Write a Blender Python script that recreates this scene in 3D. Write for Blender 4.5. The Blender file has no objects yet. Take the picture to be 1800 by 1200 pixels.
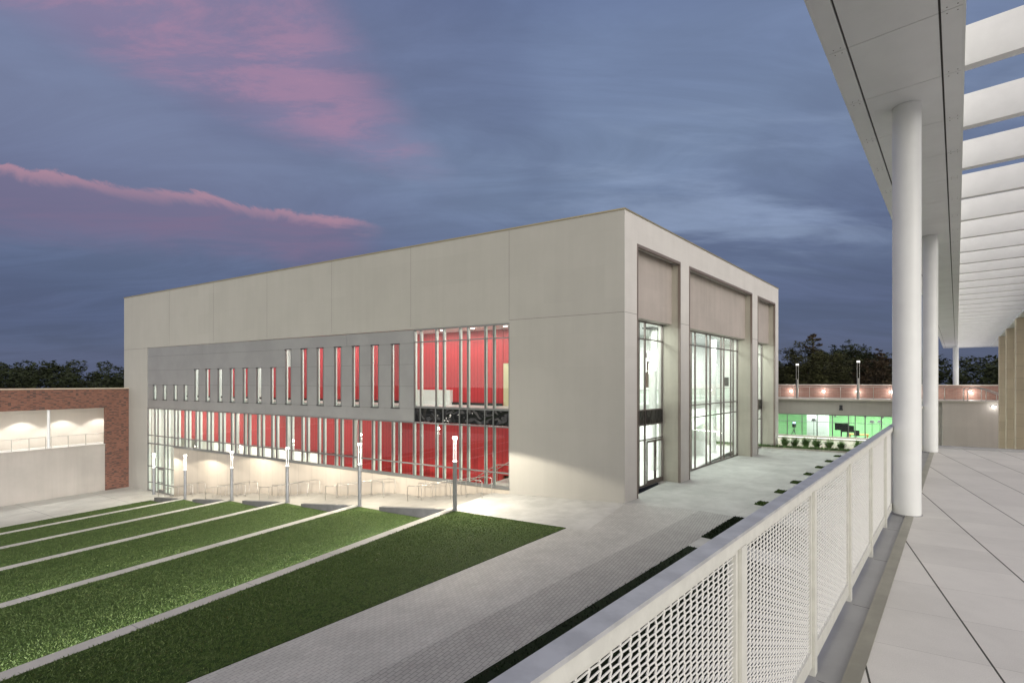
import bpy, bmesh, math, random
import numpy as np
from mathutils import Vector
R_ = math.radians
sc = bpy.context.scene
col = sc.collection
random.seed(7)

# ------------------------------------------------------------------ camera
CAM_H = 6.0
cam_d = bpy.data.cameras.new('camera'); cam = bpy.data.objects.new('camera', cam_d); col.objects.link(cam)
cam.location = (0, 0, CAM_H); cam.rotation_euler = (R_(90), 0, 0)
cam_d.sensor_width = 36; cam_d.lens = 866 / 1800 * 36
cam_d.shift_y = 71 / 1800                      # shift lens: level camera, horizon below the middle
cam_d.clip_start = 0.05; cam_d.clip_end = 3000
sc.camera = cam

# ------------------------------------------------------------------ world: dusk sky with lit clouds
W = bpy.data.worlds.new("World"); sc.world = W; W.use_nodes = True
NT = W.node_tree; NT.nodes.clear()
def nd(nt, t, **k):
    n = nt.nodes.new(t)
    for a_, v in k.items():
        if a_ == 'ins':
            for i, x in v.items(): n.inputs[i].default_value = x
        else: setattr(n, a_, v)
    return n
def mth(nt, op, x, y=None, z=None, clamp=False):
    n = nt.nodes.new('ShaderNodeMath'); n.operation = op; n.use_clamp = clamp
    for i, v in enumerate((x, y, z)):
        if v is None: continue
        if isinstance(v, (int, float)): n.inputs[i].default_value = v
        else: nt.links.new(v, n.inputs[i])
    return n.outputs[0]
def mrange(nt, v, a0, a1, b0=0.0, b1=1.0, smooth=True):
    n = nt.nodes.new('ShaderNodeMapRange'); n.interpolation_type = 'SMOOTHSTEP' if smooth else 'LINEAR'
    nt.links.new(v, n.inputs[0])
    for i, x in zip((1, 2, 3, 4), (a0, a1, b0, b1)): n.inputs[i].default_value = x
    return n.outputs[0]
def mixc(nt, fac, c1, c2, mode='MIX'):
    n = nt.nodes.new('ShaderNodeMix'); n.data_type = 'RGBA'; n.blend_type = mode
    for i, v in ((0, fac), (6, c1), (7, c2)):
        if isinstance(v, (int, float)): n.inputs[i].default_value = v
        elif isinstance(v, tuple): n.inputs[i].default_value = (*v[:3], 1)
        else: nt.links.new(v, n.inputs[i])
    return n.outputs[2]
tc = nd(NT, 'ShaderNodeTexCoord'); sep = nd(NT, 'ShaderNodeSeparateXYZ'); NT.links.new(tc.outputs['Generated'], sep.inputs[0])
X, Y, Z = sep.outputs
az = mth(NT, 'ARCTAN2', X, Y)                  # 0 = ahead, negative = left
el = mth(NT, 'ARCSINE', Z)
# cloud layer seen in perspective
zz = mth(NT, 'ADD', mth(NT, 'MAXIMUM', Z, 0.0), 0.16)
cmb = nd(NT, 'ShaderNodeCombineXYZ'); NT.links.new(mth(NT, 'DIVIDE', X, zz), cmb.inputs[0]); NT.links.new(mth(NT, 'DIVIDE', Y, zz), cmb.inputs[1])
def cnoise(scale, rot, sx, sy, detail=6, rough=.55, off=(0, 0, 0), dist=0.0):
    m = nd(NT, 'ShaderNodeMapping'); m.inputs['Rotation'].default_value = (0, 0, R_(rot)); m.inputs['Scale'].default_value = (sx, sy, 1); m.inputs['Location'].default_value = off
    NT.links.new(cmb.outputs[0], m.inputs[0])
    n = nd(NT, 'ShaderNodeTexNoise'); n.inputs['Scale'].default_value = scale; n.inputs['Detail'].default_value = detail; n.inputs['Roughness'].default_value = rough; n.inputs['Distortion'].default_value = dist
    NT.links.new(m.outputs[0], n.inputs[0]); return n.outputs[0]
n_big = cnoise(0.9, 20, 1.0, .8, 5, .5, (3, 1, 0))
n_str = cnoise(3.4, -58, .60, 1.7, 11, .70, (1, 2, 0), .35)
n_band = cnoise(2.6, 0, 1.0, 1.0, 10, .66, (5, 2, 0), .7)
n_soft = cnoise(1.3, 8, .55, 2.0, 8, .58, (9, 4, 0), .5)
n_wisp = cnoise(1.9, 12, .6, 1.5, 9, .64, (2, 7, 0), .9)
# base gradient by elevation
ramp = nd(NT, 'ShaderNodeValToRGB'); NT.links.new(mth(NT, 'DIVIDE', el, 1.5708), ramp.inputs[0])
cr = ramp.color_ramp; cr.interpolation = 'EASE'
st = [(0.0, (.072, .096, .168)), (.06, (.066, .088, .172)), (.14, (.096, .125, .220)), (.26, (.155, .205, .318)), (.36, (.148, .195, .318)), (.48, (.118, .160, .298)), (1.0, (.16, .20, .32))]
while len(cr.elements) < len(st): cr.elements.new(.5)
for e, (p, c) in zip(cr.elements, st): e.position = p; e.color = (*c, 1)
base = ramp.outputs[0]
# broad dark and pale cloud
dark = mrange(NT, n_big, .44, .62)
base = mixc(NT, mth(NT, 'MULTIPLY', dark, .40), base, (.080, .098, .185))
pale = mth(NT, 'MULTIPLY', mrange(NT, n_soft, .47, .68), mth(NT, 'MULTIPLY', mrange(NT, az, -.25, .25), mth(NT, 'MULTIPLY', mrange(NT, el, .14, .26), mrange(NT, el, .62, .40))))
base = mixc(NT, mth(NT, 'MULTIPLY', pale, .75), base, (.225, .285, .42))
wf = mth(NT, 'MULTIPLY', mrange(NT, n_wisp, .34, .68, .95, 1.14), 1.0)
wv = nd(NT, 'ShaderNodeVectorMath'); wv.operation = 'SCALE'; NT.links.new(base, wv.inputs[0]); NT.links.new(wf, wv.inputs['Scale']); base = wv.outputs[0]
low = mth(NT, 'MULTIPLY', mth(NT, 'MULTIPLY', mrange(NT, az, -.10, .25), mrange(NT, el, .26, .17)), mrange(NT, n_soft, .40, .58))
base = mixc(NT, mth(NT, 'MULTIPLY', low, .55), base, (.060, .080, .150))
# purple tint to the left
lft = mth(NT, 'MULTIPLY', mrange(NT, az, .05, -.65), mrange(NT, el, .17, .30))
base = mixc(NT, mth(NT, 'MULTIPLY', lft, .38), base, (.165, .160, .275))
# pink streaks high on the left
zone = mth(NT, 'MULTIPLY', mrange(NT, mth(NT, 'ADD', el, mth(NT, 'MULTIPLY', az, .15)), .335, .415), mrange(NT, mth(NT, 'ADD', az, mth(NT, 'MULTIPLY', mth(NT, 'SUBTRACT', el, .42), .9)), -.10, -.30))
zr = mth(NT, 'MULTIPLY', mrange(NT, az, .55, .80), mrange(NT, el, .50, .62))
zone = mth(NT, 'MAXIMUM', zone, zr)
thin = mth(NT, 'MULTIPLY', mrange(NT, n_str, .42, .60), zone)
base = mixc(NT, mth(NT, 'MULTIPLY', zone, .46), base, (.28, .195, .32))
base = mixc(NT, mth(NT, 'MULTIPLY', thin, .75), base, (.335, .205, .315))
thin2 = mth(NT, 'MULTIPLY', mrange(NT, n_str, .60, .76), zone)
base = mixc(NT, mth(NT, 'MULTIPLY', thin2, .45), base, (.46, .245, .335))
# lit bank: crisp pink crest, purple body underneath
nb = mth(NT, 'MULTIPLY', mth(NT, 'SUBTRACT', n_band, .5), .085)
crest = mth(NT, 'SUBTRACT', el, mth(NT, 'ADD', mth(NT, 'SUBTRACT', .312, mth(NT, 'MULTIPLY', mth(NT, 'POWER', mth(NT, 'ABSOLUTE', mth(NT, 'ADD', az, .55)), 2.0), .28)), nb))
span = mth(NT, 'MULTIPLY', mrange(NT, az, -.24, -.36), 1.0)
body = mth(NT, 'MULTIPLY', mth(NT, 'MULTIPLY', mrange(NT, crest, .004, -.006), mrange(NT, crest, -.115, -.045)), span)
base = mixc(NT, mth(NT, 'MULTIPLY', mth(NT, 'MULTIPLY', body, mrange(NT, n_wisp, .38, .60, .55, 1.0)), .8), base, (.180, .130, .220))
edge = mth(NT, 'MULTIPLY', mth(NT, 'MULTIPLY', mrange(NT, n_band, .30, .58, .35, 1.0), mth(NT, 'MULTIPLY', mrange(NT, crest, .004, -.004), mrange(NT, crest, -.024, -.003))), span)
base = mixc(NT, mth(NT, 'MULTIPLY', edge, .75), base, (.42, .235, .30))
# afterglow behind the photographer: the bright western sky
back = mth(NT, 'MULTIPLY', Y, -1.0)
glow = mth(NT, 'MULTIPLY', mrange(NT, back, -.10, .75), mrange(NT, el, 1.35, .10))
hi = mth(NT, 'MULTIPLY', mrange(NT, el, .75, 1.3), mrange(NT, back, -.5, .1))
sky = nd(NT, 'ShaderNodeTexSky'); sky.sky_type = 'NISHITA'; sky.sun_disc = False; sky.sun_elevation = R_(6); sky.sun_rotation = R_(190)
g1 = mixc(NT, mth(NT, 'MULTIPLY', glow, 1.0), base, (1.50, 1.42, 1.28))
g1 = mixc(NT, mth(NT, 'MULTIPLY', hi, .92), g1, (1.05, 1.03, .98))
bg = nd(NT, 'ShaderNodeBackground'); bg.inputs[1].default_value = 1.0; NT.links.new(g1, bg.inputs[0])
bg2 = nd(NT, 'ShaderNodeBackground'); bg2.inputs[1].default_value = 0.006; NT.links.new(sky.outputs[0], bg2.inputs[0])
add = nd(NT, 'ShaderNodeAddShader'); NT.links.new(bg.outputs[0], add.inputs[0]); NT.links.new(bg2.outputs[0], add.inputs[1])
wo = nd(NT, 'ShaderNodeOutputWorld'); NT.links.new(add.outputs[0], wo.inputs[0])
W.cycles.sampling_method = 'MANUAL'; W.cycles.sample_map_resolution = 512

# soft glow of the set sun, from behind the camera
sd = bpy.data.lights.new('sun', 'SUN'); sd.energy = 1.0; sd.angle = R_(35); sd.color = (1, .95, .88)
so = bpy.data.objects.new('sun', sd); col.objects.link(so)
so.rotation_euler = Vector((-.5, 1, -.42)).to_track_quat('-Z', 'Y').to_euler()

sc.view_settings.view_transform = 'Standard'; sc.view_settings.look = 'None'
sc.view_settings.exposure = 0.13; sc.view_settings.gamma = 1
sc.render.engine = 'CYCLES'
cy = sc.cycles
cy.use_denoising = True; cy.max_bounces = 7; cy.diffuse_bounces = 4; cy.glossy_bounces = 3; cy.transmission_bounces = 4; cy.transparent_max_bounces = 12
cy.sample_clamp_indirect = 3.0; cy.caustics_reflective = False; cy.caustics_refractive = False
try: cy.use_light_tree = True
except Exception: pass

# ------------------------------------------------------------------ grids
P0 = Vector((5.577, 24.394, 0))                # the near corner of the big building at plaza level
va = Vector((-.8670, .4982, 0)); ve = Vector((.4982, .8670, 0))   # campus grid: along the long facade / into it
vb = Vector((.6702, .7422, 0)); vq = Vector((-.7422, .6702, 0))   # glass front, deck and canopy grid
def A(s, d, z=0): p = P0 + va * s + ve * d; return (p.x, p.y, z)
def B(t, q, z=0): p = P0 + vb * t + vq * q; return (p.x, p.y, z)
def D(t, q, z=0): p = vb * t + vq * q; return (p.x, p.y, z)       # deck frame, origin under the camera
def U(x, y, z=0): return (x, y, z)

# ------------------------------------------------------------------ materials
def newmat(name):
    m = bpy.data.materials.new(name); m.use_nodes = True
    nt = m.node_tree; p = nt.nodes['Principled BSDF']; return m, nt, p
def pmat(name, c, rough=.6, metal=0, var=0.0, vscale=3.0, bump=0.0, bscale=60, spec=.5, c2=None):
    m, nt, p = newmat(name)
    p.inputs['Base Color'].default_value = (*c, 1); p.inputs['Roughness'].default_value = rough; p.inputs['Metallic'].default_value = metal
    p.inputs['Specular IOR Level'].default_value = spec
    geo = nd(nt, 'ShaderNodeNewGeometry')
    if var:
        n = nd(nt, 'ShaderNodeTexNoise', ins={'Scale': vscale, 'Detail': 6, 'Roughness': .6}); nt.links.new(geo.outputs['Position'], n.inputs[0])
        f = mrange(nt, n.outputs[0], .35, .65)
        lo = tuple(x * (1 - var) for x in c); hi_ = tuple(min(1, x * (1 + var)) for x in c) if c2 is None else c2
        nt.links.new(mixc(nt, f, lo, hi_), p.inputs['Base Color'])
    if bump:
        n = nd(nt, 'ShaderNodeTexNoise', ins={'Scale': bscale, 'Detail': 4}); nt.links.new(geo.outputs['Position'], n.inputs[0])
        bm_ = nd(nt, 'ShaderNodeBump', ins={'Strength': bump, 'Distance': .01}); nt.links.new(n.outputs[0], bm_.inputs['Height']); nt.links.new(bm_.outputs[0], p.inputs['Normal'])
    return m
def frame_vec(nt, ang):
    geo = nd(nt, 'ShaderNodeNewGeometry'); mp = nd(nt, 'ShaderNodeMapping'); mp.inputs['Rotation'].default_value = (0, 0, ang)
    nt.links.new(geo.outputs['Position'], mp.inputs[0]); return mp.outputs[0]
ANG_A = -math.atan2(ve.y, ve.x); ANG_B = -math.atan2(vb.y, vb.x)  # turn the grid's long axis onto x

def precast(name, c, ang, facade=True, blocks=(1.5, .75), streak=.10):
    """pale precast: faint panels of slightly different tone, cloudy staining, fine grain"""
    m, nt, p = newmat(name)
    geo = nd(nt, 'ShaderNodeNewGeometry'); mp = nd(nt, 'ShaderNodeMapping'); mp.inputs['Rotation'].default_value = (0, 0, ang)
    nt.links.new(geo.outputs['Position'], mp.inputs[0])
    s = nd(nt, 'ShaderNodeSeparateXYZ'); nt.links.new(mp.outputs[0], s.inputs[0])
    cb = nd(nt, 'ShaderNodeCombineXYZ'); nt.links.new(mth(nt, 'ADD', s.outputs[0], s.outputs[1]), cb.inputs[0]); nt.links.new(s.outputs[2], cb.inputs[1])
    br = nd(nt, 'ShaderNodeTexBrick', ins={'Scale': 1.0, 'Mortar Size': 0.006, 'Mortar Smooth': .3, 'Brick Width': blocks[0], 'Row Height': blocks[1], 'Bias': 0.0})
    br.offset = .5; br.inputs['Color1'].default_value = (.46, .46, .46, 1); br.inputs['Color2'].default_value = (.54, .54, .54, 1); br.inputs['Mortar'].default_value = (.43, .43, .43, 1)
    nt.links.new(cb.outputs[0], br.inputs[0])
    n = nd(nt, 'ShaderNodeTexNoise', ins={'Scale': .35, 'Detail': 8, 'Roughness': .62}); nt.links.new(geo.outputs['Position'], n.inputs[0])
    mp2 = nd(nt, 'ShaderNodeMapping'); mp2.inputs['Scale'].default_value = (2.2, 2.2, .12); nt.links.new(geo.outputs['Position'], mp2.inputs[0])
    n2 = nd(nt, 'ShaderNodeTexNoise', ins={'Scale': 1.0, 'Detail': 6, 'Roughness': .6}); nt.links.new(mp2.outputs[0], n2.inputs[0])
    k = mth(nt, 'ADD', mrange(nt, n.outputs[0], .3, .7, 1 - streak, 1 + streak), mrange(nt, n2.outputs[0], .35, .65, -streak * .5, streak * .5))
    k = mth(nt, 'MULTIPLY', k, mth(nt, 'ADD', mth(nt, 'MULTIPLY', br.outputs[0], .45), .775))
    sc_ = nd(nt, 'ShaderNodeVectorMath'); sc_.operation = 'SCALE'; sc_.inputs[0].default_value = c; nt.links.new(k, sc_.inputs['Scale'])
    nt.links.new(sc_.outputs[0], p.inputs['Base Color']); p.inputs['Roughness'].default_value = .75; p.inputs['Specular IOR Level'].default_value = .3
    ng = nd(nt, 'ShaderNodeTexNoise', ins={'Scale': 35, 'Detail': 5}); nt.links.new(geo.outputs['Position'], ng.inputs[0])
    bm_ = nd(nt, 'ShaderNodeBump', ins={'Strength': .18, 'Distance': .006}); nt.links.new(ng.outputs[0], bm_.inputs['Height']); nt.links.new(bm_.outputs[0], p.inputs['Normal'])
    return m
def brickmat(name, c1, c2, mortar, ang, bw=.20, rh=.068, sat=1.0, vertical=True, mort=.009, bump=.4, big=.12, blackbits=0.0):
    m, nt, p = newmat(name)
    geo = nd(nt, 'ShaderNodeNewGeometry'); mp = nd(nt, 'ShaderNodeMapping'); mp.inputs['Rotation'].default_value = (0, 0, ang)
    nt.links.new(geo.outputs['Position'], mp.inputs[0]); vec = mp.outputs[0]
    if vertical:
        s = nd(nt, 'ShaderNodeSeparateXYZ'); nt.links.new(vec, s.inputs[0])
        cb = nd(nt, 'ShaderNodeCombineXYZ'); nt.links.new(mth(nt, 'ADD', s.outputs[0], s.outputs[1]), cb.inputs[0]); nt.links.new(s.outputs[2], cb.inputs[1]); vec = cb.outputs[0]
    br = nd(nt, 'ShaderNodeTexBrick', ins={'Scale': 1.0, 'Mortar Size': mort, 'Mortar Smooth': .2, 'Brick Width': bw, 'Row Height': rh})
    br.inputs['Color1'].default_value = (*c1, 1); br.inputs['Color2'].default_value = (*c2, 1); br.inputs['Mortar'].default_value = (*mortar, 1)
    nt.links.new(vec, br.inputs[0])
    n = nd(nt, 'ShaderNodeTexNoise', ins={'Scale': .8, 'Detail': 6}); nt.links.new(geo.outputs['Position'], n.inputs[0])
    c = mixc(nt, 1.0, br.outputs[0], mixc(nt, mrange(nt, n.outputs[0], .3, .7), (1 - big,) * 3, (1.0,) * 3), 'MULTIPLY')
    if blackbits:
        w = nd(nt, 'ShaderNodeTexWhiteNoise'); w.noise_dimensions = '2D'
        sn = nd(nt, 'ShaderNodeVectorMath'); sn.operation = 'SNAP'; sn.inputs[1].default_value = (bw, rh, 1); nt.links.new(vec, sn.inputs[0]); nt.links.new(sn.outputs[0], w.inputs[0])
        c = mixc(nt, mth(nt, 'MULTIPLY', mth(nt, 'LESS_THAN', w.outputs[0], blackbits), .75), c, (.05, .04, .038))
    nt.links.new(c, p.inputs['Base Color']); p.inputs['Roughness'].default_value = .85
    bm_ = nd(nt, 'ShaderNodeBump', ins={'Strength': bump, 'Distance': .004}); nt.links.new(br.outputs['Fac'], bm_.inputs['Height']); bm_.invert = True; nt.links.new(bm_.outputs[0], p.inputs['Normal'])
    return m
def grassmat(name, c1, c2, c3):
    m, nt, p = newmat(name)
    geo = nd(nt, 'ShaderNodeNewGeometry')
    def nz(s, d=4, r=.6, sq=None):
        v = geo.outputs['Position']
        if sq: mp = nd(nt, 'ShaderNodeMapping'); mp.inputs['Rotation'].default_value = (0, 0, .6); mp.inputs['Scale'].default_value = sq; nt.links.new(v, mp.inputs[0]); v = mp.outputs[0]
        n = nd(nt, 'ShaderNodeTexNoise', ins={'Scale': s, 'Detail': d, 'Roughness': r}); nt.links.new(v, n.inputs[0]); return n.outputs[0]
    f1 = mrange(nt, nz(.7, 6), .38, .62); f2 = mrange(nt, nz(15, 5, .8, (1, .5, 1)), .42, .62); f3 = mrange(nt, nz(4, 6, .75), .45, .62)
    c = mixc(nt, f2, c1, c2); c = mixc(nt, mth(nt, 'MULTIPLY', f3, .4), c, c3); c = mixc(nt, mth(nt, 'MULTIPLY', f1, .35), c, tuple(x * .55 for x in c2))
    nt.links.new(c, p.inputs['Base Color']); p.inputs['Roughness'].default_value = .8; p.inputs['Specular IOR Level'].default_value = .15
    bm_ = nd(nt, 'ShaderNodeBump', ins={'Strength': .9, 'Distance': .07}); nt.links.new(nz(22, 5, .8), bm_.inputs['Height']); nt.links.new(bm_.outputs[0], p.inputs['Normal'])
    return m
def glassmat(name, tint=(.93, .97, .95), ior=1.45, rough=0.0, gl=1.0, refl=(1, 1, 1)):
    m = bpy.data.materials.new(name); m.use_nodes = True; nt = m.node_tree; nt.nodes.clear()
    tr = nd(nt, 'ShaderNodeBsdfTransparent'); tr.inputs[0].default_value = (*tint, 1)
    g = nd(nt, 'ShaderNodeBsdfGlossy'); g.inputs['Roughness'].default_value = rough; g.inputs[0].default_value = (*refl, 1)
    geo = nd(nt, 'ShaderNodeNewGeometry'); dt = nd(nt, 'ShaderNodeVectorMath'); dt.operation = 'DOT_PRODUCT'
    nt.links.new(geo.outputs['Incoming'], dt.inputs[0]); nt.links.new(geo.outputs['Normal'], dt.inputs[1])
    om = mth(nt, 'SUBTRACT', 1.0, mth(nt, 'ABSOLUTE', dt.outputs['Value'])); mx = nd(nt, 'ShaderNodeMixShader')
    fr = mth(nt, 'ADD', .04, mth(nt, 'MULTIPLY', mth(nt, 'POWER', om, 5.0), .96))
    nt.links.new(mth(nt, 'MULTIPLY', fr, gl, clamp=True), mx.inputs[0])
    nt.links.new(tr.outputs[0], mx.inputs[1]); nt.links.new(g.outputs[0], mx.inputs[2])
    o = nd(nt, 'ShaderNodeOutputMaterial'); nt.links.new(mx.outputs[0], o.inputs[0]); return m
def emit(name, c, s):
    m, nt, p = newmat(name); p.inputs['Base Color'].default_value = (.8, .8, .8, 1)
    p.inputs['Emission Color'].default_value = (*c, 1); p.inputs['Emission Strength'].default_value = s; return m
def slabs(name, c, ang, w, l, mort=.008, offs=(0, 0), joint=(.12, .12, .12), var=.06, stagger=0.0, rough=.7, blotch=.08):
    m, nt, p = newmat(name)
    geo = nd(nt, 'ShaderNodeNewGeometry'); mp = nd(nt, 'ShaderNodeMapping'); mp.inputs['Rotation'].default_value = (0, 0, ang); mp.inputs['Location'].default_value = (offs[0], offs[1], 0)
    nt.links.new(geo.outputs['Position'], mp.inputs[0])
    br = nd(nt, 'ShaderNodeTexBrick', ins={'Scale': 1.0, 'Mortar Size': mort, 'Mortar Smooth': 0.1, 'Brick Width': l, 'Row Height': w}); br.offset = stagger
    br.inputs['Color1'].default_value = (*(x * (1 - var) for x in c), 1); br.inputs['Color2'].default_value = (*(min(1, x * (1 + var)) for x in c), 1); br.inputs['Mortar'].default_value = (*joint, 1)
    nt.links.new(mp.outputs[0], br.inputs[0])
    n = nd(nt, 'ShaderNodeTexNoise', ins={'Scale': .7, 'Detail': 8, 'Roughness': .65}); nt.links.new(geo.outputs['Position'], n.inputs[0])
    n3 = nd(nt, 'ShaderNodeTexNoise', ins={'Scale': 45, 'Detail': 4, 'Roughness': .6}); nt.links.new(geo.outputs['Position'], n3.inputs[0])
    k = mth(nt, 'MULTIPLY', mrange(nt, n.outputs[0], .3, .7, 1 - blotch, 1 + blotch), mrange(nt, n3.outputs[0], .3, .7, .95, 1.05))
    s = nd(nt, 'ShaderNodeVectorMath'); s.operation = 'SCALE'; nt.links.new(br.outputs[0], s.inputs[0]); nt.links.new(k, s.inputs['Scale'])
    nt.links.new(s.outputs[0], p.inputs['Base Color']); p.inputs['Roughness'].default_value = rough; p.inputs['Specular IOR Level'].default_value = .35
    bm_ = nd(nt, 'ShaderNodeBump', ins={'Strength': .25, 'Distance': .004}); nt.links.new(br.outputs['Fac'], bm_.inputs['Height']); bm_.invert = True
    b2 = nd(nt, 'ShaderNodeBump', ins={'Strength': .1, 'Distance': .004}); nt.links.new(n3.outputs[0], b2.inputs['Height']); nt.links.new(bm_.outputs[0], b2.inputs['Normal']); nt.links.new(b2.outputs[0], p.inputs['Normal'])
    return m
M = {}
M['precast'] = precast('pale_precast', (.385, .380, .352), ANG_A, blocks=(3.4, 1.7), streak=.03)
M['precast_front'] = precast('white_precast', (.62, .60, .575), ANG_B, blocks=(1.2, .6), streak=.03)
M['precast_panel'] = precast('taupe_precast', (.43, .385, .355), ANG_B, blocks=(1.6, .8), streak=.07)
M['reveal'] = precast('sand_precast', (.44, .42, .36), ANG_B, blocks=(1.2, .6), streak=.07)
M['base_wall'] = precast('cream_precast', (.43, .39, .335), ANG_A, blocks=(1.5, 6.0), streak=.05)
M['lit_plaster'] = precast('pale_plaster', (.56, .52, .46), ANG_A, blocks=(2.9, 6.0), streak=.03)
M['wing_wall'] = precast('cream_concrete', (.42, .395, .36), ANG_A, blocks=(1.4, 8.0), streak=.06)
M['joint'] = pmat('dark_joint', (.12, .115, .11), .9)
M['trim'] = pmat('taupe_metal', (.22, .18, .16), .5, .2)
M['coping'] = pmat('tan_coping', (.30, .26, .17), .5, .3)
M['cladding'] = pmat('grey_metal_panel', (.30, .305, .305), .45, .25, var=.05, vscale=.6)
M['dark_frame'] = pmat('dark_frame', (.06, .065, .07), .4, .5)
M['mullion'] = pmat('grey_aluminium', (.23, .24, .24), .38, .6)
M['bronze'] = pmat('bronze_aluminium', (.17, .145, .135), .4, .5)
M['white_fin'] = pmat('white_painted_steel', (.78, .84, .81), .5)
M['glass'] = glassmat('clear_glass')
M['glass_lobby'] = glassmat('lobby_glass', (.92, .97, .94), gl=.9)
M['spandrel'] = pmat('black_spandrel_glass', (.012, .013, .014), .05, 0, spec=.6)
_nt = M['spandrel'].node_tree; _g = nd(_nt, 'ShaderNodeNewGeometry'); _n = nd(_nt, 'ShaderNodeTexNoise', ins={'Scale': 1.6, 'Detail': 1, 'Distortion': .6}); _nt.links.new(_g.outputs['Position'], _n.inputs[0])
_b = nd(_nt, 'ShaderNodeBump', ins={'Strength': .55, 'Distance': .25}); _nt.links.new(_n.outputs[0], _b.inputs['Height']); _nt.links.new(_b.outputs[0], _nt.nodes['Principled BSDF'].inputs['Normal'])
M['white'] = pmat('white_plaster', (.80, .80, .78), .8, var=.03, vscale=1.0)
M['ceiling'] = pmat('white_ceiling', (.82, .82, .82), .8)
M['floor_in'] = pmat('pale_interior_floor', (.62, .62, .60), .35, var=.05)
M['black'] = pmat('matte_black', (.015, .015, .016), .5)
M['steel'] = pmat('brushed_steel', (.48, .47, .44), .33, .9)
M['pole'] = pmat('grey_painted_steel', (.26, .27, .28), .4, .3, var=.05, vscale=8)
M['galv'] = pmat('cap_rail_paint', (.52, .53, .54), .42, .35, var=.10, vscale=9, bump=.12, bscale=40)
M['cream_paint'] = pmat('cream_powder_coat', (.66, .66, .61), .45, 0, var=.05, vscale=14, bump=.10, bscale=90)
M['wire'] = pmat('white_wire_mesh', (.80, .80, .77), .45, 0)
M['white_paint'] = pmat('white_paint', (.78, .80, .80), .38, 0, var=.025, vscale=2.0)
M['soffit'] = pmat('soffit_panel', (.80, .815, .825), .42, .1, var=.03, vscale=1.2)
M['beam'] = pmat('beam_paint', (.82, .825, .825), .55, 0, var=.025, vscale=4)
M['gutter'] = pmat('grey_gutter', (.33, .335, .345), .45, .2, var=.06, vscale=3)
M['deck_trim'] = pmat('olive_metal_edge', (.33, .32, .27), .42, .5, var=.10, vscale=3)
M['concrete'] = slabs('plaza_concrete', (.44, .445, .42), ANG_B, 1.85, 3.0, .006, joint=(.30, .30, .29), var=.035, blotch=.13, stagger=.5)
M['pavers'] = slabs('paver_walk', (.43, .43, .40), ANG_A, .105, .215, .008, joint=(.30, .30, .285), var=.06, blotch=.08, stagger=.5)
M['pavers_dark'] = slabs('paver_band', (.36, .36, .335), ANG_A, .105, .215, .008, joint=(.21, .21, .205), var=.06, blotch=.08, stagger=.5)
M['lower_conc'] = slabs('lower_concrete', (.44, .44, .41), ANG_A, 4.5, 5.2, .02, joint=(.2, .2, .2), var=.03, blotch=.1)
M['stair_conc'] = pmat('cream_stair_concrete', (.29, .28, .25), .75, var=.06, vscale=1.5, bump=.1)
M['cap_conc'] = slabs('seat_wall_concrete', (.47, .46, .42), ANG_A, 30, 3.1, .012, joint=(.22, .22, .22), var=.05, blotch=.10)
M['wall_conc'] = pmat('grey_concrete', (.13, .13, .128), .8, var=.1, vscale=2)
M['deck'] = slabs('deck_paver', (.50, .49, .465), ANG_A, .625, .625, .003, offs=(0, 0), joint=(.07, .068, .06), var=.035, blotch=.05)
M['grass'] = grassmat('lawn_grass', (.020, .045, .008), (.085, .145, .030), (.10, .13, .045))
M['grass_d'] = grassmat('painted_shade_grass', (.006, .013, .004), (.015, .03, .009), (.012, .02, .008))  # deep shade over the beds, darkened into the grass colours
M['brick'] = brickmat('red_brick', (.19, .068, .040), (.25, .098, .06), (.16, .13, .11), ANG_A, blackbits=.22)
M['brick_far'] = brickmat('parapet_brick', (.24, .115, .085), (.31, .17, .13), (.30, .25, .22), ANG_A, bw=.4, rh=.1)
M['stone'] = brickmat('tan_block', (.70, .60, .46), (.74, .64, .50), (.36, .30, .22), ANG_A, bw=3.0, rh=.62, mort=.004, bump=.1)
M['ground'] = pmat('dark_ground', (.05, .055, .04), .95, var=.2, vscale=.05)
M['roof'] = pmat('grey_roof_membrane', (.25, .25, .25), .9, var=.1, vscale=.4)
M['bark'] = pmat('bark', (.05, .038, .028), .9, var=.3, vscale=3)
M['leaf'] = pmat('tree_leaf', (.026, .034, .015), .7, var=.45, vscale=.35, spec=.2)
M['leaf2'] = pmat('oak_leaf', (.042, .045, .018), .7, var=.4, vscale=.3, spec=.2)
M['leaf3'] = pmat('rusty_leaf', (.050, .036, .020), .7, var=.4, vscale=.5, spec=.2)
M['plant'] = pmat('planting_leaf', (.13, .22, .08), .6, var=.45, vscale=2.0, spec=.3)
M['lamp_on'] = emit('lamp_glow', (1.0, .95, .84), 18)
M['rod'] = emit('light_rod', (1.0, .96, .90), 1.3)
M['collar'] = emit('collar_glow', (1.0, .96, .88), 1.5)
M['downlight'] = emit('downlight', (1, .96, .9), 14)
M['ledstrip'] = emit('led_strip', (.93, 1, .93), 6)
M['green'] = pmat('studio_green_paint', (.24, .49, .23), .7, var=.08, vscale=.6)
M['orange'] = pmat('orange_desk', (.55, .22, .06), .5)
M['pendant'] = emit('pendant_glow', (1, .97, .93), 2.0)
M['display'] = pmat('display_screen', (.02, .02, .022), .15)
M['brown'] = pmat('dark_brown_wood', (.07, .035, .025), .5)
M['curtain'] = pmat('white_curtain', (.75, .80, .76), .8)
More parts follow.
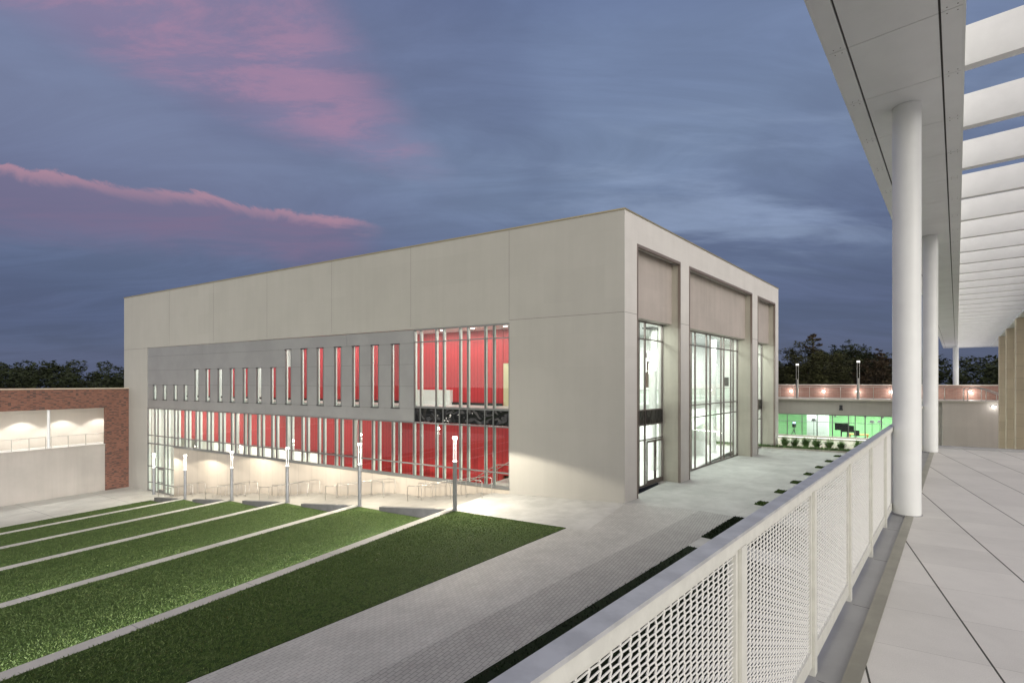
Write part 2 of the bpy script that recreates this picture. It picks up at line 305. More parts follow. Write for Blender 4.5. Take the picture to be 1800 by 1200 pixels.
# ribbed red wall
m_, nt_, p_ = newmat('red_ribbed_wall')
g_ = nd(nt_, 'ShaderNodeNewGeometry'); mp_ = nd(nt_, 'ShaderNodeMapping'); mp_.inputs['Rotation'].default_value = (0, 0, -math.atan2(va.y, va.x)); nt_.links.new(g_.outputs['Position'], mp_.inputs[0])
w_ = nd(nt_, 'ShaderNodeTexWave', ins={'Scale': 1.15, 'Distortion': 0}); w_.wave_profile = 'SAW'; nt_.links.new(mp_.outputs[0], w_.inputs[0])
f_ = mrange(nt_, w_.outputs['Fac'], .8, .97)
nt_.links.new(mixc(nt_, f_, (.52, .030, .040), (.26, .012, .02)), p_.inputs['Base Color']); p_.inputs['Roughness'].default_value = .45
M['red'] = m_

# ------------------------------------------------------------------ mesh builder and tagging
class MB:
    def __init__(s): s.v = []; s.f = []; s.mi = []; s.m = 0; s.sm = []; s.smooth = False
    def add(s, vs, fs):
        o = len(s.v); s.v += [tuple(v) for v in vs]
        for f in fs: s.f.append(tuple(o + i for i in f)); s.mi.append(s.m); s.sm.append(s.smooth)
        return s
    def hexa(s, p):
        # orientation by signed volume so that normals face out in left-handed frames too
        a0, b0, c0, d0 = Vector(p[0]), Vector(p[1]), Vector(p[3]), Vector(p[4])
        fs = [(0, 3, 2, 1), (4, 5, 6, 7), (0, 1, 5, 4), (1, 2, 6, 5), (2, 3, 7, 6), (3, 0, 4, 7)]
        if (b0 - a0).cross(c0 - a0).dot(d0 - a0) < 0: fs = [f[::-1] for f in fs]
        return s.add(p, fs)
    def box(s, F, u0, u1, v0, v1, z0, z1):
        if u0 > u1: u0, u1 = u1, u0
        if v0 > v1: v0, v1 = v1, v0
        return s.hexa([F(u0, v0, z0), F(u1, v0, z0), F(u1, v1, z0), F(u0, v1, z0), F(u0, v0, z1), F(u1, v0, z1), F(u1, v1, z1), F(u0, v1, z1)])
    def prism(s, pts, z0, z1):
        ar = sum(pts[i][0] * pts[(i + 1) % len(pts)][1] - pts[(i + 1) % len(pts)][0] * pts[i][1] for i in range(len(pts)))
        if ar < 0: pts = pts[::-1]
        n = len(pts); za = z0 if isinstance(z0, (list, tuple)) else [z0] * n; zb = z1 if isinstance(z1, (list, tuple)) else [z1] * n
        if ar < 0: za = list(za)[::-1]; zb = list(zb)[::-1]
        vs = [(p[0], p[1], za[i]) for i, p in enumerate(pts)] + [(p[0], p[1], zb[i]) for i, p in enumerate(pts)]
        fs = [tuple(range(n))[::-1], tuple(range(n, 2 * n))] + [(i, (i + 1) % n, n + (i + 1) % n, n + i) for i in range(n)]
        return s.add(vs, fs)
    def cyl(s, x, y, z0, z1, r0, r1=None, n=16, cap=True):
        r1 = r0 if r1 is None else r1; vs = []
        for z, r in ((z0, r0), (z1, r1)):
            vs += [(x + r * math.cos(2 * math.pi * i / n), y + r * math.sin(2 * math.pi * i / n), z) for i in range(n)]
        sm = s.smooth; s.smooth = True
        s.add(vs, [(i, (i + 1) % n, n + (i + 1) % n, n + i) for i in range(n)]); s.smooth = False
        if cap: s.add(vs, [tuple(range(n))[::-1], tuple(range(n, 2 * n))])
        s.smooth = sm; return s
    def tube(s, pts, r, n=6):
        """round bar along a polyline; r may be a list"""
        P = [Vector(p) for p in pts]; k = len(P); rs = r if isinstance(r, (list, tuple)) else [r] * k
        vs = []; up = None
        for i in range(k):
            t = (P[min(i + 1, k - 1)] - P[max(i - 1, 0)]).normalized()
            if up is None: up = Vector((0, 0, 1)) if abs(t.z) < .9 else Vector((1, 0, 0))
            x = t.cross(up)
            if x.length < 1e-4: x = t.cross(Vector((0, 1, 0)))
            x.normalize(); y = x.cross(t).normalized(); up = y
            vs += [P[i] + (x * math.cos(2 * math.pi * j / n) + y * math.sin(2 * math.pi * j / n)) * rs[i] for j in range(n)]
        fs = [(i * n + j, i * n + (j + 1) % n, (i + 1) * n + (j + 1) % n, (i + 1) * n + j) for i in range(k - 1) for j in range(n)]
        fs = [f[::-1] for f in fs]
        sm = s.smooth; s.smooth = True; s.add(vs, fs); s.smooth = False
        s.add([vs[j] for j in range(n)] + [vs[(k - 1) * n + j] for j in range(n)], [tuple(range(n)), tuple(range(n, 2 * n))[::-1]])
        s.smooth = sm; return s
    def build(s, name, mats, parent=None, loc=None):
        if not isinstance(mats, (list, tuple)): mats = [mats]
        me = bpy.data.meshes.new(name)
        org = Vector(parent['_org']) if parent is not None else (Vector(loc) if loc else Vector(s.v[0]))
        me.from_pydata([tuple(Vector(v) - org) for v in s.v], [], s.f)
        for m in mats: me.materials.append(m)
        me.polygons.foreach_set('material_index', s.mi); me.polygons.foreach_set('use_smooth', s.sm); me.update()
        o = bpy.data.objects.new(name, me); col.objects.link(o)
        o['_org'] = tuple(org)
        if parent is not None: o.parent = parent
        else: o.location = org
        return o
def tag(o, label, cat, group=None, kind=None):
    if label: o['label'] = label
    if cat: o['category'] = cat
    if group: o['group'] = group
    if kind: o['kind'] = kind
    return o
def thing(name, label, cat, loc, group=None):
    o = bpy.data.objects.new(name, None); col.objects.link(o); o.location = loc; o.empty_display_size = .2
    o['_org'] = tuple(loc); return tag(o, label, cat, group)
def structure(name, mb, mat): return tag(mb.build(name, mat), None, None, kind='structure')
def copy_tree(o, dloc=None, parent=None):
    c = o.copy(); col.objects.link(c)
    if parent is not None: c.parent = parent; c.matrix_parent_inverse = o.matrix_parent_inverse
    if dloc is not None: c.location = dloc
    for ch in list(o.children): copy_tree(ch, None, c)
    return c
def area_light(name, loc, tgt, sx, sy, power, colr=(1, .95, .88), parent=None, spread=180):
    l = bpy.data.lights.new(name, 'AREA'); l.shape = 'RECTANGLE'; l.size = sx; l.size_y = sy; l.energy = power; l.color = colr; l.spread = R_(spread)
    o = bpy.data.objects.new(name, l); col.objects.link(o); o.location = loc
    d = Vector(tgt) - Vector(loc); return o, d
def orient(o, zdir, xdir):
    """lamp shines along zdir, its long side along xdir"""
    from mathutils import Matrix
    z = -Vector(zdir).normalized(); x = Vector(xdir); x = (x - z * x.dot(z)).normalized(); y = z.cross(x)
    o.rotation_euler = Matrix((x, y, z)).transposed().to_euler()
def alight(name, loc, zdir, xdir, sx, sy, power, colr=(1, .95, .88), parent=None, spread=180):
    o, _ = area_light(name, loc, loc, sx, sy, power, colr, None, spread)
    orient(o, zdir, xdir)
    if parent is not None: o.parent = parent; o.location = Vector(loc) - Vector(parent['_org'])
    return o
def plight(kind, name, loc, power, colr, parent=None, size=.05, spot=None, blend=.5, zdir=None):
    l = bpy.data.lights.new(name, kind); l.energy = power; l.color = colr; l.shadow_soft_size = size
    if kind == 'SPOT': l.spot_size = R_(spot); l.spot_blend = blend
    o = bpy.data.objects.new(name, l); col.objects.link(o); o.location = loc
    if zdir: o.rotation_euler = Vector(zdir).to_track_quat('-Z', 'Y').to_euler()
    if parent is not None: o.parent = parent; o.location = Vector(loc) - Vector(parent['_org'])
    return o

# ------------------------------------------------------------------ ground, plaza, lawns
def zf(s): return -.045 * max(0.0, s)
def polyA(pts): return [A(s, d)[:2] for s, d in pts]
def sheetA(mb, pts, zs, th=.12):
    p = polyA(pts); mb.prism(p, [z - th for z in zs], list(zs)); return mb
mb = MB(); mb.add([(-900, -400, -5.6), (900, -400, -5.6), (900, 1800, -5.6), (-900, 1800, -5.6)], [(0, 1, 2, 3)])
structure('ground', mb, M['ground'])
mb = MB(); mb.prism(polyA([(0, -45), (0, 2), (-3, 26.5), (-60, 26.5), (-60, -45)]), -5.5, 0.0); structure('plaza', mb, M['concrete'])
mb = MB()
sheetA(mb, [(0, -5.16), (0, .3), (7.75, .3), (7.75, -4.28), (7.3, -4.32), (.88, -5.14)], [0, 0, zf(7.75), zf(7.75), zf(7.3), zf(.88)], 5)
structure('plaza_corner', mb, M['concrete'])
mb = MB()
mb.prism([A(0, -5.16)[:2], A(0, -22.9)[:2], B(1.1, -4.87)[:2], B(1.1, -3.3)[:2], B(0.02, -.05)[:2]], -.05, .004)
sheetA(mb, [(0, -5.16), (.88, -5.14), (3.56, -18.85), (7.3, -38), (7.3, -45), (0, -45)], [.004, zf(.88) + .004, zf(3.56) + .004, zf(7.3), zf(7.3), .004], 5)
structure('paved_walk', mb, M['pavers'])
mb = MB(); mb.prism([B(-24.5, -3.3)[:2], B(1.1, -3.3)[:2], B(1.1, -4.868)[:2], B(-21.5, -4.868)[:2]], -.04, .008); structure('paved_band', mb, M['pavers_dark'])
# walkway with steps down the long facade
LP = [(7.3, 4.3, -.33), (14.6, 3.66, -1.17), (21.8, 3.2, -1.95), (29.1, 2.6, -2.8), (36.1, 2.34, -3.6), (42.4, 1.8, -4.03)]
def wlk(s):
    P_ = [(0, 4.95)] + [(a_, b_) for a_, b_, _ in LP] + [(60, 1.0)]
    for (s0, w0), (s1, w1) in zip(P_, P_[1:]):
        if s <= s1: return w0 + (w1 - w0) * (s - s0) / (s1 - s0)
FL = [(7.7, 12.65, -.35, -1.17), (15.0, 19.95, -1.17, -1.95), (22.15, 27.2, -1.95, -2.8), (29.4, 34.5, -2.8, -3.6), (36.8, 42.1, -3.6, -4.58)]
mb = MB(); prev = 7.75
for i, (s0, s1, za, zb) in enumerate(FL):
    if s0 > prev: mb.prism(polyA([(prev, .3), (s0, .3), (s0, -wlk(s0)), (prev, -wlk(prev))]), -5.5, za)
    n = 6; a0 = max(s0, prev)
    for k in range(n):
        u0 = a0 + (s1 - a0) * k / n; u1 = a0 + (s1 - a0) * (k + 1) / n
        mb.prism(polyA([(u0, .3), (u1, .3), (u1, -wlk(u1)), (u0, -wlk(u0))]), -5.5, za + (zb - za) * (k + .5) / n)
    prev = s1
    mb_end = zb
mb.prism(polyA([(42.1, .3), (42.8, .3), (42.8, -wlk(42.8)), (42.1, -wlk(42.1))]), -5.5, -4.58)
structure('stepped_walkway', mb, M['stair_conc'])
mb = MB(); mb.prism(polyA([(42.8, .3), (42.8, -60), (75, -60), (75, .3)]), -5.5, -4.6); structure('lower_plaza', mb, M['lower_conc'])
# lawns: one sloping panel per terrace
lw = MB()
def slope_panel(mb, pts, zs): mb.prism(polyA(pts), [-5.5] * len(pts), zs)
slope_panel(lw, [(.90, -5.14), (3.58, -18.85), (7.3, -38.0), (7.3, -4.32)], [zf(.9) + .02, zf(3.6) + .02, -.34, -.34])
tag(lw.build('lawn', M['grass']), None, None, kind='structure')
for k in range(5):
    s0, w0, z0 = LP[k]; s0 += .40
    if k < 4: s1, w1, z1 = LP[k + 1]; z1 -= .02
    else: s1, w1, z1 = 42.8, 1.8, -4.585
    lw = MB(); ww0 = w0 + .02; ww1 = w1
    slope_panel(lw, [(s0, -ww0), (s1, -ww1), (s1, -50), (s0, -50)], [z0 - .62, z1, z1, z0 - .62])
    tag(lw.build('lawn', M['grass']), None, None, kind='structure')
# blades: short turf scattered over the panels, denser where the camera is near
gm_, gnt, gp_ = newmat('grass_blade')
_o = nd(gnt, 'ShaderNodeNewGeometry'); _n1 = nd(gnt, 'ShaderNodeTexNoise', ins={'Scale': 1.1, 'Detail': 7, 'Roughness': .7}); gnt.links.new(_o.outputs['Position'], _n1.inputs[0])
_n2 = nd(gnt, 'ShaderNodeTexNoise', ins={'Scale': 30, 'Detail': 2}); gnt.links.new(_o.outputs['Position'], _n2.inputs[0])
_c = mixc(gnt, mrange(gnt, _n2.outputs[0], .38, .62), (.034, .068, .014), (.155, .215, .068)); _c = mixc(gnt, mth(gnt, 'MULTIPLY', mrange(gnt, _n1.outputs[0], .40, .62), .5), _c, (.038, .075, .014))
gnt.links.new(_c, gp_.inputs['Base Color']); gp_.inputs['Roughness'].default_value = .55; gp_.inputs['Specular IOR Level'].default_value = .3
def turf(s0, s1, d0, d1, zfun, dens, hgt, seed, inside=None):
    rng = np.random.default_rng(seed); n = int((s1 - s0) * (d1 - d0) * dens); s = rng.uniform(s0, s1, n); d = rng.uniform(d0, d1, n)
    if inside is not None: k = inside(s, d); s, d = s[k], d[k]
    n = len(s); z = zfun(s, d); p = np.array(P0)[None, :] + np.array(va)[None, :] * s[:, None] + np.array(ve)[None, :] * d[:, None]; p[:, 2] = z
    k = (p[:, 1] > 5) & (np.abs(p[:, 0] / p[:, 1]) < 1.12); p = p[k]; n = len(p)
    a_ = rng.uniform(0, 6.283, n); w = rng.uniform(.006, .016, n); dx = np.stack([np.cos(a_) * w, np.sin(a_) * w, np.zeros(n)], 1)
    tip = np.stack([rng.normal(0, hgt * .5, n), rng.normal(0, hgt * .5, n), rng.uniform(.5, 1.1, n) * hgt], 1)
    return np.stack([p - dx, p + dx, p + tip], 1).reshape(-1, 3)
TV = [turf(.9, 7.28, -30, -4.4, lambda s, d: -.045 * s + .0, 520, .055, 1, lambda s, d: (s > .9 + (-5.14 - d) * .1955) & (d < -4.36 - (7.3 - s) * .128))]
for k in range(5):
    s0, w0, z0 = LP[k]; s0 += .46
    s1, w1, z1 = LP[k + 1] if k < 4 else (42.75, 1.8, -4.565)
    TV.append(turf(s0, s1, [-34, -38, -40, -42, -44][k], -w0 - .05, (lambda s, d, s0=s0, s1=s1, z0=z0, z1=z1: (z0 - .62) + (z1 - .02 - z0 + .62) * (s - s0) / (s1 - s0)), [420, 300, 200, 140, 110][k], [.055, .06, .065, .07, .07][k], 20 + k))
def tri_mesh(name, V, mat):
    me = bpy.data.meshes.new(name); n = len(V) // 3; org = V[0].copy()
    me.vertices.add(len(V)); me.vertices.foreach_set('co', (V - org).astype(np.float32).ravel()); me.loops.add(3 * n); me.loops.foreach_set('vertex_index', np.arange(3 * n, dtype=np.int32))
    me.polygons.add(n); me.polygons.foreach_set('loop_start', np.arange(0, 3 * n, 3, dtype=np.int32)); me.polygons.foreach_set('loop_total', np.full(n, 3, dtype=np.int32)); me.materials.append(mat); me.update(calc_edges=True)
    o = bpy.data.objects.new(name, me); col.objects.link(o); o.location = org; o['_org'] = tuple(org); return o
tag(tri_mesh('turf', np.concatenate(TV), gm_), None, None, kind='stuff')
# seat walls with a light strip under the lip
for k in range(5):
    s, w, z = LP[k]; far = -46
    t = thing('seat_wall', ['uppermost concrete seat wall cap crossing the lawn beside the paved walk', 'second concrete strip down the terraced lawn from the paved walk', 'middle concrete strip of the terraced lawn',
        'fourth concrete strip down the lawn, ending at the fourth lamp', 'lowest concrete strip of the lawn, nearest the brick wing'][k], 'seat wall', A(s, -w, z - .5), 'concrete strips across the lawn')
    mb = MB(); mb.box(A, s, s + .34, -w + .02, far, -5.4, z - .12); mb.build('wall_body', M['cap_conc'], t)
    mb = MB(); mb.box(A, s - .02, s + .42, -w + .02, far, z - .12, z); mb.build('cap', M['cap_conc'], t)
    mb = MB(); mb.box(A, s + .345, s + .375, -w - .9, -30, z - .15, z - .125); mb.build('light_strip', M['ledstrip'], t)
    # grazing light under the lip
    L_ = 24 if k < 3 else 20
    alight('led_light', A(s + .44, -w - .9 - L_ / 2, z - .16), (va * 1.0 + Vector((0, 0, -.42))), ve, L_, .03, [900, 780, 600, 460, 320][k], (1, .96, 1), t)
# cheek walls between walkway and lawn
for k in range(5):
    s, w, z = LP[k]; e = s + (5.35 if k < 4 else 5.6)
    mb = MB(); mb.prism(polyA([(s + .42, -w - .04), (e, -wlk(e) - .12), (e, -wlk(e) + .14), (s + .42, -w + .20)]), [-5.4] * 4, [z - .02, z - .58, z - .58, z - .02])
    o = mb.build('cheek_wall', M['wall_conc'])
    tag(o, ['low grey wedge wall left of the nearest lamp post', 'low grey wedge wall left of the second nearest lamp post', 'low grey wedge wall left of the third lamp post', 'low grey wedge wall left of the fourth lamp post', 'low grey wedge wall under the farthest lamp by the glazed entry'][k], 'low wall', 'wedge walls beside the steps')
# turf squares and beds in the plaza
bedlab = ['nearest small turf square beside the guardrail'] + ['second small turf square past the dark bed', 'third small turf square past the dark bed', 'fourth small turf square past the dark bed', 'fifth small turf square past the dark bed', 'sixth small turf square past the dark bed', 'farthest small turf square near the planting bed']
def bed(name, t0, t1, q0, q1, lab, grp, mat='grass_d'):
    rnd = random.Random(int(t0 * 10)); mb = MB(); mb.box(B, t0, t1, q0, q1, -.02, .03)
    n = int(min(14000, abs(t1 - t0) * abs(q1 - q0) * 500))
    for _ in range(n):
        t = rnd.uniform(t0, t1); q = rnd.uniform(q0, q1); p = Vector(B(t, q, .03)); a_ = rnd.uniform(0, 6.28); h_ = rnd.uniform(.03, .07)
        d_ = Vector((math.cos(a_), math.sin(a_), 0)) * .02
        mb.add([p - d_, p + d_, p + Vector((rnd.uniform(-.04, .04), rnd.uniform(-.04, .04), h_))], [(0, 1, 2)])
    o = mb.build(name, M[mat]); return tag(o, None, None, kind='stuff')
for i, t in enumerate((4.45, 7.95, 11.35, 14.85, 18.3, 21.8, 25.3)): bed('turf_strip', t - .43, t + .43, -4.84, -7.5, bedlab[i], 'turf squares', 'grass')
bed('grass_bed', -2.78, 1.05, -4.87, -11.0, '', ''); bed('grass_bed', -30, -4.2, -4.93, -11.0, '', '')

# ------------------------------------------------------------------ the big pale building
bd = thing('arts_building', 'large pale precast building with red interior behind the long facade', 'building', A(0, 0, 0))
TOP = 14.56; JZ = 9.47
def jv(mb, F, u, z0, z1, d=-.003, w=.013): mb.box(F, u - w / 2, u + w / 2, d, d + .05, z0, z1)
# long facade
mb = MB()
mb.box(A, 0, 52.2, 0, .4, 9.32, TOP); mb.box(A, 0, 6.6, 0, .4, -1, 9.32); mb.box(A, 47.5, 52.2, 0, .4, -5.4, 9.32)
mb.box(A, 51.8, 52.2, .4, 34, -5.4, TOP); mb.box(A, 20, 52.2, 33.6, 34, -5.4, TOP)
mb.m = 1
for u in (6.62, 13.85, 21.19, 28.6, 36.0, 43.3): jv(mb, A, u, JZ, TOP - .03)
mb.box(A, 0, 6.61, -.003, .04, JZ - .009, JZ + .009); mb.box(A, 47.5, 52.2, -.003, .04, 9.27, 9.295)
mb.build('long_wall', [M['precast'], M['joint']], bd)
mb = MB(); mb.box(A, 6.6, 42.5, .0, .4, -5.4, -.02)
mb.m = 1
for u in np.arange(8.1, 42.4, 1.52): jv(mb, A, float(u), -5, -.03, -.002, .008)
mb.build('plinth_wall', [M['base_wall'], M['joint']], bd)
# glass front: piers and frieze, openings with a deep reveal
OP = [(1.27, 6.61), (7.91, 20.45), (21.93, 27.19)]
GQ = 1.08; PT = 13.1; EN = 28.3
mb = MB()
mb.box(B, .001, EN, 0, GQ + .3, PT, TOP - .004)
edges = [.001] + [v for o in OP for v in o] + [EN]
for i in range(0, len(edges), 2): mb.box(B, edges[i], edges[i + 1], 0, GQ + .3, -.5, PT)
mb.m = 1
mb.box(B, .02, 1.27, -.003, .04, JZ - .009, JZ + .009); mb.box(B, 6.61, 7.91, -.003, .04, JZ - .009, JZ + .009); mb.box(B, 20.45, 21.93, -.003, .04, JZ - .009, JZ + .009)
mb.build('front_wall', [M['precast_front'], M['joint']], bd)
for (t0, t1) in OP:
    mb = MB(); mb.box(B, t0 - .0, t1, .52, GQ + .25, 9.45, PT - .0); mb.build('frieze_panel', M['precast_panel'], bd)
# sand coloured lining of the right-hand reveals
for (t0, t1) in OP:
    mb = MB(); mb.box(B, t1 - .012, t1 + .01, .12, GQ - .03, -.02, PT - .13); mb.build('reveal_lining', M['reveal'], bd)
for (t0, t1) in OP:
    w = .10; mb = MB()
    mb.box(B, t0, t0 + w, -.03, .12, 0, PT); mb.box(B, t1 - .05, t1, -.03, .12, 0, PT); mb.box(B, t0 + w, t1 - .05, -.03, .12, PT - .14, PT)
    mb.build('opening_trim', M['trim'], bd)
# coping along the roof edge
def ring(o_, z0, z1, name, mat):
    # outer line offset o_ outside both facades, mitred at the corner
    dA = -ve * o_; dB = -vq * o_
    # intersection of offset lines
    p1 = P0 + dA; p2 = P0 + dB; den = va.x * vb.y - va.y * vb.x; dx = p2 - p1
    tt = (dx.x * vb.y - dx.y * vb.x) / den; c = p1 + va * tt
    oA = Vector(A(52.24, -o_)); oB = Vector(B(28.34, -o_)); iA = Vector(A(52.24, .42)); iB = Vector(B(28.34, .42)); i0 = Vector(A(.3, .42))
    mb = MB(); mb.prism([oA[:2], c[:2], oB[:2], iB[:2], i0[:2], iA[:2]], z0, z1); return mb.build(name, mat, bd)
ring(.03, TOP - .02, TOP + .06, 'coping', M['coping'])
mb = MB(); mb.prism([A(51.8, .4)[:2], A(.5, .45)[:2], B(28.2, .45)[:2], B(28.2, 20)[:2], A(20, 33.6)[:2], A(51.8, 33.6)[:2]], 13.9, 14.1); mb.build('roof', M['roof'], bd)
mb = MB(); mb.box(B, EN - .35, EN - .002, GQ + .3, 20, -.5, TOP - .02); mb.build('end_wall', M['precast'], bd)
# grey metal cladding with slot openings
SC = [46.05, 44.22, 42.32, 40.55, 38.75, 36.97, 35.1, 33.3, 31.5, 29.68, 27.86, 26.07, 24.23, 22.45, 20.62, 18.82, 17.03, 15.21]
HW = .35; CL0, CL1 = 13.62, 47.5
rows = [(3.48, 4.30, 99), (4.30, 5.72, 0), (5.72, 7.12, 4), (7.12, 8.46, 11), (8.46, 9.30, 99)]
mb = MB(); g = .007
for z0, z1, k0 in rows:
    cuts = [c for i, c in enumerate(SC) if i >= k0]
    xs = [CL1] + [v for c in cuts for v in (c + HW, c - HW)] + [CL0]
    if k0 == 99: xs = [CL1] + [v for c in (37.85, 28.8, 19.7) for v in (c, c)] + [CL0]
    for i in range(0, len(xs), 2):
        mb.box(A, xs[i + 1] + (g if i + 2 < len(xs) and k0 == 99 else 0), xs[i] - (g if i and k0 == 99 else 0), 0.05, .135, z0 + g, z1 - g)
mb.m = 1
for z0, z1, k0 in rows[:-1]:
    kk = max(k0 if k0 != 99 else 0, 0); kk2 = {3.48: 0, 4.30: 4, 5.72: 11, 7.12: 99}[z0]
    # shadow backing in the joints, cut at the slots
    z = z1; cuts = [c for i, c in enumerate(SC) if (i >= kk2 or (z0 == 3.48))] if kk2 != 99 else []
    xs = [CL1] + [v for c in cuts for v in (c + HW, c - HW)] + [CL0]
    for i in range(0, len(xs), 2): mb.box(A, xs[i + 1], xs[i], .068, .13, z - g - .001, z + g + .001)
mb.build('metal_cladding', [M['cladding'], M['joint']], bd)
# one slot window each
def slot(c, z0, z1):
    fr = MB(); fr.box(A, c - HW - .02, c + HW + .02, -.0, .145, z1 - .035, z1 + .02); fr.box(A, c - HW - .02, c + HW + .02, .0, .145, z0 - .02, z0 + .035)
    fr.m = 1; fr.box(A, c + HW - .03, c + HW + .001, .02, .145, z0 + .05, z1 - .05); fr.box(A, c - HW - .001, c - HW + .03, .02, .145, z0 + .05, z1 - .05)
    fr.m = 1; fr.box(A, c + HW - .07, c + HW - .03, .10, .14, z0 + .05, z1 - .05)
    w = fr.build('window', [M['dark_frame'], M['mullion']], bd)
    rv = MB(); rv.box(A, c + HW - .05, c + HW + .01, .15, .26, z0, z1); rv.build('jamb', M['white_fin'], w)
    gl = MB(); gl.box(A, c - HW + .03, c + HW - .07, .11, .118, z0 + .05, z1 - .05); gl.build('pane', M['glass'], w)
for i, c in enumerate(SC): slot(c, 4.30, 5.72 if i < 4 else 7.12 if i < 11 else 8.46)
# curtain wall mullions: pairs 0.58 apart every 1.802 m
MU = []
for k in range(22):
    MU += [46.12 - 1.802 * k, 46.12 - 1.802 * k - .58]
MU = [47.44] + [m for m in MU if m > 6.9] + [6.64]
def cwall(name, us, z0, z1, trans, F=A, d0=.02, gq=.06, fin=.17, fw=.055, mats=('mullion', 'white_fin', 'glass'), skip=None):
    fr = MB()
    for u in us:
        za = z0(u) if callable(z0) else z0
        fr.m = 0; fr.box(F, u - fw / 2, u + fw / 2, d0, d0 + .12, za, z1)
        if fin: fr.m = 1; fr.box(F, u - fw / 2 + .004, u + fw / 2 - .004, d0 + .12, d0 + .12 + fin, za + .002, z1 - .002)
    fr.m = 0
    for zt, h_, ua, ub in trans: fr.box(F, ua, ub, d0 + .008, d0 + .10, zt - h_ / 2, zt + h_ / 2)
    w = fr.build(name, [M[mats[0]], M[mats[1]]], bd)
    gl = MB()
    us2 = sorted(us)
    for ua, ub in zip(us2, us2[1:]):
        za = (z0(ub) if z0(ub) > z0(ua) else z0(ub)) if callable(z0) else z0
        gl.box(F, ua + fw / 2, ub - fw / 2, d0 + gq, d0 + gq + .008, za + .03, z1 - .03)
    gl.build('glass', M[mats[2]], w); return w
zlow = lambda u: -4.56 if u > 42.45 else 0.0
lowtr = [(3.44, .08, 6.6, 47.5), (.83, .07, 6.6, 47.5), (.05, .10, 6.6, 47.5), (-2.15, .07, 42.5, 47.5), (-3.7, .07, 42.5, 47.5), (-4.5, .10, 42.5, 47.5)]
cwall('curtain_wall', [u for u in MU] + [42.52], zlow, 3.48, lowtr)
UP = [u for u in MU if u < 13.5] + [13.6]
cwall('upper_glazing', UP, 4.36, 9.32, [(9.28, .10, 6.6, 13.62), (8.5, .06, 6.6, 13.62), (4.42, .12, 6.6, 13.62)])
sp = MB(); us2 = sorted(UP)
for ua, ub in zip(us2, us2[1:]): sp.box(A, ua + .028, ub - .028, .07, .10, 3.5, 4.36)
sp.build('spandrel', M['spandrel'], bd)
for u in UP:
    sp = MB(); sp.box(A, u - .0275, u + .0275, .02, .14, 3.481, 4.359); sp.build('spandrel_mullion', M['mullion'], bd)
sl = MB(); sl.box(A, 6.6, 42.5, -.06, .05, -.07, .0); sl.build('sill', M['mullion'], bd)
# entry doors at the foot of the far glazing
dr = MB(); d0 = .03
for ua, ub in ((44.32, 45.5),): 
    dr.box(A, ua, ua + .09, d0 - .04, d0 + .05, -4.5, -2.2); dr.box(A, ub - .09, ub, d0 - .04, d0 + .05, -4.5, -2.2); dr.box(A, ua + .09, ub - .09, d0 - .04, d0 + .05, -2.34, -2.2); dr.box(A, ua + .09, ub - .09, d0 - .04, d0 + .05, -4.5, -4.25)
dd = dr.build('door', M['mullion'], bd)
hb = MB(); hb.box(A, 44.41, 45.41, -.06, -.02, -3.55, -3.5); hb.build('push_bar', M['dark_frame'], dd)

# ---- interior behind the long facade
inn = MB(); inn.box(A, 6.0, 47.5, .30, 3.3, 3.95, 4.46); inn.build('upper_floor', M['floor_in'], bd)
inn = MB(); inn.box(A, 3.0, 51.5, .45, 9.0, 9.40, 9.6); inn.build('upper_ceiling', M['ceiling'], bd)
rw = MB()
rw.box(A, 5.5, 8.95, 3.3, 3.5, 7.2, 9.40); rw.box(A, 5.5, 7.8, 3.3, 3.5, 0, 7.2); rw.box(A, 8.98, 26.5, 3.3, 3.5, -4.6, 9.40); rw.box(A, 26.5, 30, 3.3, 3.5, .14, 9.40)
rw.box(A, 7.8, 8.98, 3.3, 3.5, 0, 4.46); rw.box(A, 30.0, 43.2, 3.3, 3.5, .14, 7.3); rw.box(A, 43.2, 48.9, 3.3, 3.5, .14, 4.2)
rw.build('red_wall', M['red'], bd)
wp = MB(); wp.box(A, 30.0, 43.2, 3.3, 3.5, 7.3, 9.40); wp.box(A, 43.2, 51.5, 3.3, 3.5, 4.2, 9.40); wp.box(A, 48.9, 51.5, 3.3, 3.5, -4.6, 4.2); wp.box(A, 51.2, 51.5, .4, 3.3, -4.6, 9.4)
wp.box(A, 40.2, 41.5, 3.24, 3.3, 4.62, 7.3); wp.box(A, 33.7, 35.0, 3.24, 3.3, 4.62, 7.3); wp.box(A, 13.0, 17.0, 3.0, 3.3, 4.46, 5.45); wp.box(A, 22.5, 51.5, 6.5, 6.7, -4.6, .14); wp.build('white_wall', M['white'], bd)
dw = MB(); dw.box(A, 7.8, 8.98, 3.32, 3.4, 4.46, 7.2); dw.build('cream_door', pmat('cream_door_paint', (.72, .66, .42), .6), bd)
bb = MB(); bb.box(A, 8.98, 47, 3.20, 3.239, 4.46, 4.62); bb.build('baseboard', M['black'], bd)
fl = MB(); fl.box(A, 6.0, 8.3, .42, 3.3, -.2, .0); fl.box(A, 5.5, 51.5, .42, 6.5, -4.75, -4.6)
for k in range(24): fl.box(A, 8.3 + .32 * k, 8.3 + .32 * (k + 1), 1.4, 3.25, -.4 - .19 * k, -.19 * (k + 1))
fl.build('lower_floor', M['floor_in'], bd)
# white columns in the lower hall
for s in (20.1, 27.3, 34.5):
    cm = MB(); cm.cyl(*A(s, 1.2)[:2], -4.6, 3.95, .15, n=20); cm.build('column', M['white'], bd)
